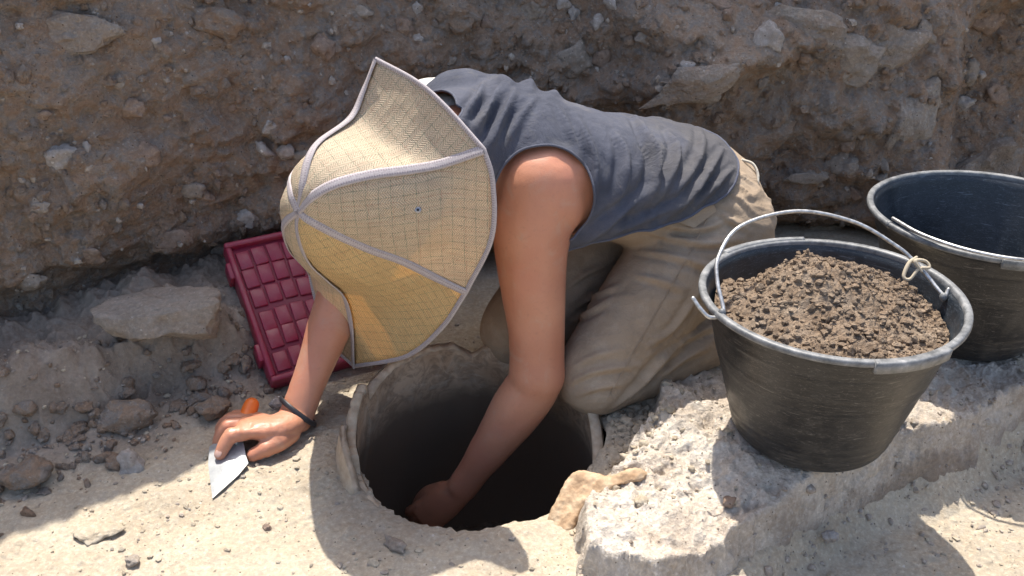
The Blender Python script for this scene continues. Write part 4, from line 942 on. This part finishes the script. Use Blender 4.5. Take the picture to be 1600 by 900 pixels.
V = fold_lines(V, T, [
    ([(757, 124), (750, 145), (736, 168), (727, 190)], .010, .0060), ([(783, 130), (772, 155), (757, 180), (745, 200)], .011, .0065), ([(806, 138), (795, 165), (778, 200), (762, 238)], .011, .0070),
    ([(838, 150), (822, 172), (804, 200), (790, 226)], .006, .007), ([(958, 163), (993, 182), (1011, 215), (1027, 250), (1022, 292), (998, 330)], .015, .0090),
    ([(900, 178), (920, 222), (930, 262), (924, 305), (908, 345)], .009, .008), ([(962, 205), (977, 240), (976, 280), (962, 325)], .010, .008), ([(1044, 205), (1058, 234), (1050, 272), (1022, 318)], .011, .0080),
    ([(1130, 232), (1106, 270), (1074, 312), (1040, 340)], .010, .0075), ([(1146, 262), (1118, 290), (1088, 318)], .008, .006), ([(1092, 196), (1098, 225), (1086, 262), (1060, 300)], .007, .008),
    ([(1012, 296), (975, 330), (935, 362), (895, 388)], .010, .009), ([(1060, 318), (1010, 342), (950, 366)], .007, .007), ([(925, 310), (908, 345), (890, 378)], .006, .007), ([(868, 160), (884, 190), (905, 240)], .004, .006)])
V = relax(V, T, 1)
# hem: the line seen on the near side, carried round the body
from mathutils.bvhtree import BVHTree
bv = BVHTree.FromPolygons([tuple(v) for v in V], [tuple(int(i) for i in t) for t in T]); hb_, hs_ = [], []
for q in ((1150, 232), (1153, 250), (1133, 305), (1083, 336), (1040, 352), (996, 361), (940, 376), (884, 392)):
    h = bv.ray_cast(Vector(CAMP), Vector(nrm(ray(*q))))
    if h[0] is not None: e = np.array(h[0]) - CH; hb_.append(e @ BK); hs_.append(e @ AX)
o_ = np.argsort(hb_); hb_, hs_ = np.array(hb_)[o_], np.array(hs_)[o_]; print('hem', np.round(hb_, 3), np.round(hs_, 3))
def hemf(V):
    x = (V - CH) @ AX; b = (V - CH) @ BK
    return np.interp(b, hb_, hs_) + .004 * fbm(V, 16, 2, 12) - x
def armf(V, c, rad, sgn):
    d = V - c; ax_ = nrm(SIDE * sgn * .85 + np.array([0, -.05, -.35]) + (-AX) * .1); e = d @ ax_; r_ = np.linalg.norm(d - np.outer(e, ax_), axis=1)
    return np.where(e > -.045, r_ - rad, np.hypot(r_, 0) * 0 + 1) 
fs = np.minimum.reduce([hemf(V)])
aL = SHL + np.array([-.006, 0, -.010]); aR = SHR + np.array([.0, 0, -.01])
def cut_sphere(V, c, rad, st): return np.linalg.norm((V - c) * st, axis=1) - rad
fL = cut_sphere(V, SHL - SIDE * -.020 + np.array([-.009, -.012, -.006]), .0695, np.array([1, 1, .96]))
fR = cut_sphere(V, SHR - SIDE * .03 + np.array([-.02, 0, -.03]), .072, np.array([1, 1, .95]))
nc_ = CH + np.array([-.085, -.045, .035]); fN = cut_sphere(V, nc_, .080, np.array([1, 1, 1.]))
fall = np.minimum.reduce([fs, fL, fR, fN])
V, T = clip(V, T, fall)
def drop_bits(V, T):
    """keep only the largest connected piece"""
    n = len(V); lab = np.arange(n); E = np.vstack([T[:, [0, 1]], T[:, [1, 2]]])
    for _ in range(400):
        m_ = np.minimum(lab[E[:, 0]], lab[E[:, 1]]); new = lab.copy(); np.minimum.at(new, E[:, 0], m_); np.minimum.at(new, E[:, 1], m_); new = new[new]
        if (new == lab).all(): break
        lab = new
    k = np.bincount(lab[T[:, 0]]).argmax(); T2 = T[lab[T[:, 0]] == k]; used = np.unique(T2); mp = -np.ones(n, int); mp[used] = np.arange(len(used)); return V[used], mp[T2]
V, T = drop_bits(V, T)
sl = [V[l] for l in loops_of(T) if len(l) > 40]
V2, T2 = shell(V, T, .0016); shirt = obj('sleeveless_shirt', V2, T2, M['shirt'], person)
def trim(P, r, name, mat, parent, n=400):
    P = smooth_loop(P, 6); d = np.linalg.norm(np.roll(P, -1, 0) - P, axis=1); s_ = np.concatenate([[0], np.cumsum(d)]); P = np.vstack([P, P[:1]])
    t_ = np.linspace(0, s_[-1], n); Q = np.stack([np.interp(t_, s_, P[:, k]) for k in range(3)], 1)
    Tn = np.gradient(Q, axis=0); Tn[0] = Tn[-1] = Tn[0] + Tn[-1]; Tn /= np.linalg.norm(Tn, axis=1)[:, None]; c_ = Q.mean(0); L = []
    for k in range(n):
        a = nrm((Q[k] - c_) - ((Q[k] - c_) @ Tn[k]) * Tn[k]); b = np.cross(Tn[k], a); th_ = np.linspace(0, 2 * PI, 8, endpoint=False)
        L.append(Q[k] + np.outer(np.cos(th_) * r, a) + np.outer(np.sin(th_) * r, b))
    V, Fc = rings(np.array(L), cap=False); return obj(name, V, Fc, mat, parent)
for P in sl: trim(P, .0019, 'hem_edge', M['shirt_edge'], shirt)
# white garment under the shirt at the neck
V, Fc = tube([at(625, 165, 1.42), at(655, 149, 1.425), at(690, 143, 1.43), at(725, 148, 1.43)], [(.020, .02), (.022, .024), (.020, .024), (.016, .02)], 20, UP, 30)
V = V + .002 * fbm(V, 40, 3, 71)[:, None]; obj('undershirt', V, Fc, M['white'], person, label='white undershirt collar catching the sun')
mb = MB(); mb.add(*tube([SHR + np.array([.0, -.02, .002]), SHR + np.array([-.03, -.045, .012]), CH + np.array([-.062, .03, .045])], [.052, .05, .045], 22)); V, Fc = mb.arr()
V, T = clip(V, tri(Fc), (V - (SHR + np.array([-.03, -.03, -.01])))[:, 2]); obj('undershirt', V, T, M['white'], person, label='white undershirt strap showing at the neck')

# ---- trousers
mb = MB(); W_ = nrm([.54, -.84, 0])
mb.add(*tube([MID * .9 + PEL * .1 + np.array([0, 0, -.012]), MID * .35 + PEL * .65, PEL, PEL + np.array([.012, .010, -.012])], [(.118, .074), (.133, .092), (.152, .112), (.148, .108)], 34, W_, 20, pw=2.2))
for sg, hip, kn, an in ((1, HIPL, KNL, ANL), (-1, HIPR, KNR, ANR)):
    mb.add(*ball(hip + np.array([.018, .0, -.004]), (.084, .086, .094), 24, 16))
    mb.add(*tube([hip + np.array([.0, 0, 0]), hip * .75 + kn * .25, hip * .5 + kn * .5, hip * .25 + kn * .75, kn + np.array([0, 0, .004]), kn + nrm(kn - hip) * .008], [(.086, .088), (.084, .084), (.077, .077), (.070, .070), (.062, .060), (.054, .050)], 30, W_, 50))
    mb.add(*tube([kn, kn * .8 + an * .2 + np.array([0, 0, .004]), kn * .5 + an * .5 + np.array([0, 0, .004]), an, an + nrm(an - kn) * .03], [(.058, .056), (.062, .058), (.060, .056), (.046, .044), (.045, .043)], 26, W_, 40))
V, Fc = mb.arr(); V, T = remesh(V, Fc, .0036); V = relax(V, T, 10); Nn = normals(V, T)
d = np.zeros(len(V)); wl = 1e9 * np.ones(len(V))
for k, (hip, kn, an) in enumerate(((HIPL, KNL, ANL), (HIPR, KNR, ANR))):
    for j, (a_, b_) in enumerate(((hip, kn), (kn, an))):
        ax_ = nrm(b_ - a_); L__ = np.linalg.norm(b_ - a_); s_ = (V - a_) @ ax_; rad = V - a_ - np.outer(s_, ax_); rr_ = np.linalg.norm(rad, axis=1); inn = (rr_ < .13) & (s_ > -.08) & (s_ < L__ + .05)
        wg = np.where(inn, np.exp(-(rr_ / .09) ** 4), 0) / 1.
        side_ = rad @ nrm(np.cross(ax_, FW)); tw = rad @ UP
        q = np.stack([s_ * (30 if j == 0 else 34) + side_ * 22, side_ * 5 + k * 3, tw * 3], 1) + .5 * fbm(V, 9, 2, 120 + j)[:, None]
        n1 = np.clip(1 - 2.6 * np.abs(vnoise(q, 111 + j + 7 * k)), 0, 1) ** 1.5
        q = np.stack([s_ * 75 + side_ * 45, side_ * 9, tw * 6 + k], 1) + .6 * fbm(V, 14, 2, 130 + j)[:, None]; n2 = np.clip(1 - 2.6 * np.abs(vnoise(q, 115 + j + 7 * k)), 0, 1) ** 1.5
        ends = .35 + .65 * np.maximum(sstep(.14, .02, s_), sstep(L__ - .16, L__ - .02, s_))
        d = np.maximum(d, wg * (.0060 * n1 + .0032 * n2) * ends * (1.3 if j else 1) * sstep(.055, .12, np.linalg.norm(V - kn, axis=1)))
butt = sstep(.30, .36, V[:, 0]); q = np.stack([V[:, 0] * 20, V[:, 1] * 8 + V[:, 2] * 30, V[:, 2] * 10], 1); d = d + .004 * butt * np.clip(1 - 2.4 * np.abs(vnoise(q, 121)), 0, 1)
V = V + Nn * (d + .0022 * fbm(V, 16, 3, 122))[:, None]
V = fold_lines(V, T, [
    ([(1010, 362), (1060, 374), (1110, 380), (1160, 372)], .007, .006), ([(1000, 392), (1050, 400), (1095, 412), (1150, 436)], .006, .006), ([(990, 430), (1030, 438), (1070, 452)], .005, .006), ([(1040, 352), (1090, 358), (1135, 345)], .007, .005),
    ([(888, 600), (920, 584), (960, 575), (1000, 572)], .006, .005), ([(900, 618), (935, 606), (975, 600)], .006, .005), ([(892, 575), (930, 556), (975, 546)], .004, .006), ([(905, 478), (935, 460), (968, 446)], .005, .006), ([(890, 505), (920, 488), (950, 470)], .006, .006), ([(886, 450), (915, 428), (955, 410)], .005, .006),
    ([(1015, 540), (1050, 516), (1080, 476), (1100, 440)], .006, .007), ([(960, 636), (1000, 600), (1030, 566), (1062, 540)], .011, .008), ([(1040, 585), (1070, 560), (1110, 540)], .007, .006), ([(1050, 545), (1090, 520), (1125, 505)], .006, .006),
    ([(1140, 300), (1158, 312), (1176, 330)], .005, .004), ([(1146, 284), (1162, 296), (1178, 310)], .005, .0035), ([(1152, 272), (1166, 280), (1180, 290)], .004, .003), ([(1120, 330), (1145, 345), (1172, 362)], .005, .005)])
V = relax(V, T, 1)
f = np.minimum(.075 + 0 * V[:, 0] + 0, 1)
f1 = np.maximum((V - MID) @ AX - .0, .21 - V[:, 2])
f2 = np.minimum(.012 - (V - ANL) @ nrm(ANL - KNL) + .02, 1); f3 = .012 - (V - ANR) @ nrm(ANR - KNR) + .02
f2 = np.where(np.linalg.norm(V - ANL, axis=1) < .15, f2, 1); f3 = np.where(np.linalg.norm(V - ANR, axis=1) < .15, f3, 1)
V, T = clip(V, T, np.minimum.reduce([f1, f2, f3])); V, T = drop_bits(V, T); V2, T2 = shell(V, T, .0016)
trs = obj('trousers', V2, T2, M['khaki'], person)
# snap a point to the trousers as seen from a pixel (for seams and cords)
from mathutils.bvhtree import BVHTree
bv = BVHTree.FromPolygons([tuple(v) for v in V], [tuple(int(i) for i in t) for t in T])
def cast(px, py, off=.001):
    h = bv.ray_cast(Vector(CAMP), Vector(nrm(ray(px, py))))
    return None if h[0] is None else np.array(h[0]) - nrm(ray(px, py)) * off
def seam(pix, r, name, mat, lab=None):
    P = [cast(*q) for q in interp(pix, 30)]; P = [q for q in P if q is not None]
    if len(P) > 3:
        V, Fc = tube(np.array(P), [r] * len(P), 6, None, len(P) * 2); obj(name, V, Fc, mat, trs, label=lab)
seam([(1118, 318), (1075, 400), (1030, 480), (985, 560), (950, 622)], .0008, 'side_seam', M['khaki'])
V, Fc = tube([at(1160, 250, 1.47), at(1176, 256, 1.465), at(1184, 272, 1.46), at(1182, 290, 1.455), at(1173, 288, 1.455), at(1168, 270, 1.46), at(1160, 258, 1.465)], [.0022] * 7, 8, None, 50)
obj('drawstring', V, Fc, M['cord'], trs, label='pale drawstring loop at the back of the waist')
pk = [cast(1052, 345, .004), cast(1085, 356, .003), cast(1120, 330, .004), cast(1112, 312, .010)]
if all(q is not None for q in pk):
    P = np.array(pk); c_ = P.mean(0); V = np.vstack([P, P + FW * .002]); Fc = [(0, 1, 2, 3), (7, 6, 5, 4)] + [(i, (i + 1) % 4, 4 + (i + 1) % 4, 4 + i) for i in range(4)]
    obj('pocket_flap', V, Fc, M['khaki'], trs, smooth=False)
for an, kn in ((ANL, KNL), (ANR, KNR)):
    d_ = nrm(an - kn); V, Fc = tube([an + d_ * .02, an + d_ * .06 + np.array([0, 0, -.01]), an + d_ * .12 + np.array([0, 0, -.022]), an + d_ * .19 + np.array([0, 0, -.03])], [(.043, .046), (.044, .044), (.042, .032), (.026, .018)], 20, W_, 24); obj('shoe', V, Fc, M['shoe'], person)

# ------------------------------------------------------------------ the straw hat
hat = empty('sun_hat', HC, 'folding woven straw sun hat with white tape seams on the bent head', 'hat')
SE = [  # seams from the crown to the rim: (px, py, height above the rim plane)
    [(467, 329, .150), (473, 290, .147), (482, 248, .128), (500, 220, .098), (548, 184, .040), (568, 142, .016), (587, 93, 0)],
    [(467, 329, .150), (490, 306, .150), (525, 287, .135), (580, 273, .100), (640, 265, .060), (690, 256, .024), (756, 234, 0)],
    [(467, 329, .150), (487, 345, .148), (530, 368, .127), (580, 390, .095), (630, 408, .060), (680, 433, .024), (728, 456, 0)],
    [(467, 329, .150), (468, 370, .140), (483, 408, .112), (512, 436, .078), (538, 462, .048), (550, 510, .018), (553, 572, 0)],
    [(467, 329, .150), (451, 342, .142), (444, 358, .122), (452, 385, .085), (466, 402, .050), (478, 414, .022), (483, 424, 0)],
    [(467, 329, .150), (457, 305, .146), (454, 285, .124), (458, 275, .090), (464, 268, .055), (472, 264, .025), (480, 262, 0)]]
RB_ = [  # rim between consecutive seams
    [(651, 128), (696, 167)], [(770, 285), (768, 372)], [(690, 512), (635, 556)], [(518, 536), (495, 475)], [(470, 370), (470, 310)], [(508, 238), (562, 170)]]
NS = 36; NV = 30
SP = [interp([hp_(*q) for q in s], NS) for s in SE]
def set_uv(o, uv):
    l = o.data.uv_layers.new(name='UVMap'); li = np.zeros(len(o.data.loops), np.int32); o.data.loops.foreach_get('vertex_index', li); l.data.foreach_set('uv', uv[li].astype(np.float32).ravel())
rim_all = []
for k in range(6):
    a, b = SP[k], SP[(k + 1) % 6]; R0, R1 = a[-1], b[-1]
    rc = interp([R0] + [hp_(*q, .000) for q in RB_[k]] + [R1], NV); rim_all.append(rc[:-1])
    G = np.zeros((NS, NV, 3)); v = np.linspace(0, 1, NV)
    for i in range(NS):
        u = i / (NS - 1); lin = np.outer(1 - v, a[i]) + np.outer(v, b[i]); rd = rc - (np.outer(1 - v, R0) + np.outer(v, R1)); G[i] = lin + rd * u ** 2.2
    mid = G[:, NV // 2]; wv = np.linalg.norm(a - b, axis=1)
    radial = G - (HC + HN * .03); 
    u = np.linspace(0, 1, NS)[:, None]; bul = (np.sin(PI * v)[None] ** .9) * np.sin(PI * np.clip(u * 1.15, 0, 1)) * (.012 if k in (1, 2) else .008) * np.where(k in (0,), .5, 1)
    for i in range(NS):
        for j in range(NV): G[i, j] += nrm(radial[i, j]) * bul[i, j]
    if k == 0:                                           # the pressed crease between crown and turned-up brim
        for i in range(NS):
            cr = .016 * math.exp(-((i / (NS - 1) - .72) / .13) ** 2)
            for j in range(NV): G[i, j] -= nrm(radial[i, j]) * cr * math.sin(PI * v[j]) ** .6
    V, Fc = rings(G, closed_u=False, cap=False); V = V.copy(); T = tri(Fc); Nn = normals(V, T)
    if (Nn * (V - HC)).sum() < 0: T = T[:, ::-1]; Nn = -Nn
    V += Nn * (.0036 * fbm(V, 13, 3, 140 + k) + .0010 * fbm(V, 50, 2, 141))[:, None] * np.repeat(np.sin(PI * v)[None] ** .5, NS, 0).reshape(-1, 1)
    e1 = nrm(mid[-1] - mid[0]); e2 = nrm((R1 - R0) - ((R1 - R0) @ e1) * e1); uv = np.stack([(V - HC) @ e2, (V - HC) @ e1], 1) + .5
    V2, T2 = shell(V, T, .0012); o = obj('panel', V2, T2, M['straw_glow' if k in (2, ) else 'straw'], hat, label='golden yellow lower panel' if k == 2 else None); set_uv(o, np.vstack([uv, uv]))
def ribbon(P, nrms, wd, name, lift=.0016, closed=False):
    P = np.asarray(P); Tn = np.gradient(P, axis=0); Tn /= np.linalg.norm(Tn, axis=1)[:, None] + 1e-9; s_ = np.concatenate([[0], np.cumsum(np.linalg.norm(np.diff(P, axis=0), axis=1))]); L = []; uv = []
    pr = [(-.5, -.0016), (-.48, .0002), (-.2, .0011), (0, .0008), (.2, .0011), (.48, .0002), (.5, -.0016)]
    for k in range(len(P)):
        sdv_ = nrm(np.cross(nrms[k], Tn[k])); L.append([P[k] + sdv_ * wd * a + nrm(nrms[k]) * (b + lift) for a, b in pr]); uv += [(s_[k], a + .5) for a, b in pr]
    V, Fc = rings(np.array(L), closed_u=False, cap=False); o = obj(name, V, Fc, M['tape'], hat); set_uv(o, np.array(uv)); return o
for k in range(6):
    P = interp(SP[k], 80); nn = P - (HC - HN * .02); tn = np.gradient(P, axis=0); tn /= np.linalg.norm(tn, axis=1)[:, None]; nn = nn - (nn * tn).sum(1)[:, None] * tn
    ribbon(P, nn, .0120, 'seam_tape', .0012 + .0003 * k)
R_ = np.vstack(rim_all); R_ = np.vstack([R_, R_[:1]]); L = []; uv = []; s_ = 0; Tn = np.gradient(R_, axis=0)
for k in range(len(R_)):
    if k: s_ += np.linalg.norm(R_[k] - R_[k - 1])
    t_ = nrm(Tn[k]); o_ = R_[k] - HC; o_ = nrm(o_ - (o_ @ t_) * t_); z_ = np.cross(t_, o_); th_ = np.linspace(0, 2 * PI, 12, endpoint=False)
    L.append(R_[k] + np.outer(np.cos(th_) * .0036, o_) + np.outer(np.sin(th_) * .0024, z_)); uv += [(s_, j / 12.) for j in range(12)]
V, Fc = rings(np.array(L), cap=False); o = obj('rim_binding', V, Fc, M['tape'], hat); set_uv(o, np.array(uv))
rp = hp_(653, 328, .052) 
hb_ = [o for o in hat.children if o.name.startswith('panel')]
best = None
for o in hb_:
    bv2 = BVHTree.FromPolygons([tuple(v.co) for v in o.data.vertices], [tuple(p.vertices) for p in o.data.polygons]); h = bv2.ray_cast(Vector(CAMP), Vector(nrm(ray(653, 328))))
    if h[0] is not None and (best is None or h[3] < best[1]): best = (np.array(h[0]), h[3], np.array(h[1]))
if best:
    c_ = best[0] - nrm(ray(653, 328)) * .0008; V, Fc = ball(c_, (.0045, .0045, .0018), 16, 8, np.stack([RT, UP, -nrm(ray(653, 328))], 1)); obj('rivet', V, Fc, M['rivet'], hat)
    V, Fc = ball(c_ - nrm(ray(653, 328)) * .0014, (.0018, .0018, .0012), 12, 6, np.stack([RT, UP, -nrm(ray(653, 328))], 1)); obj('eyelet', V, Fc, M['band'], hat)
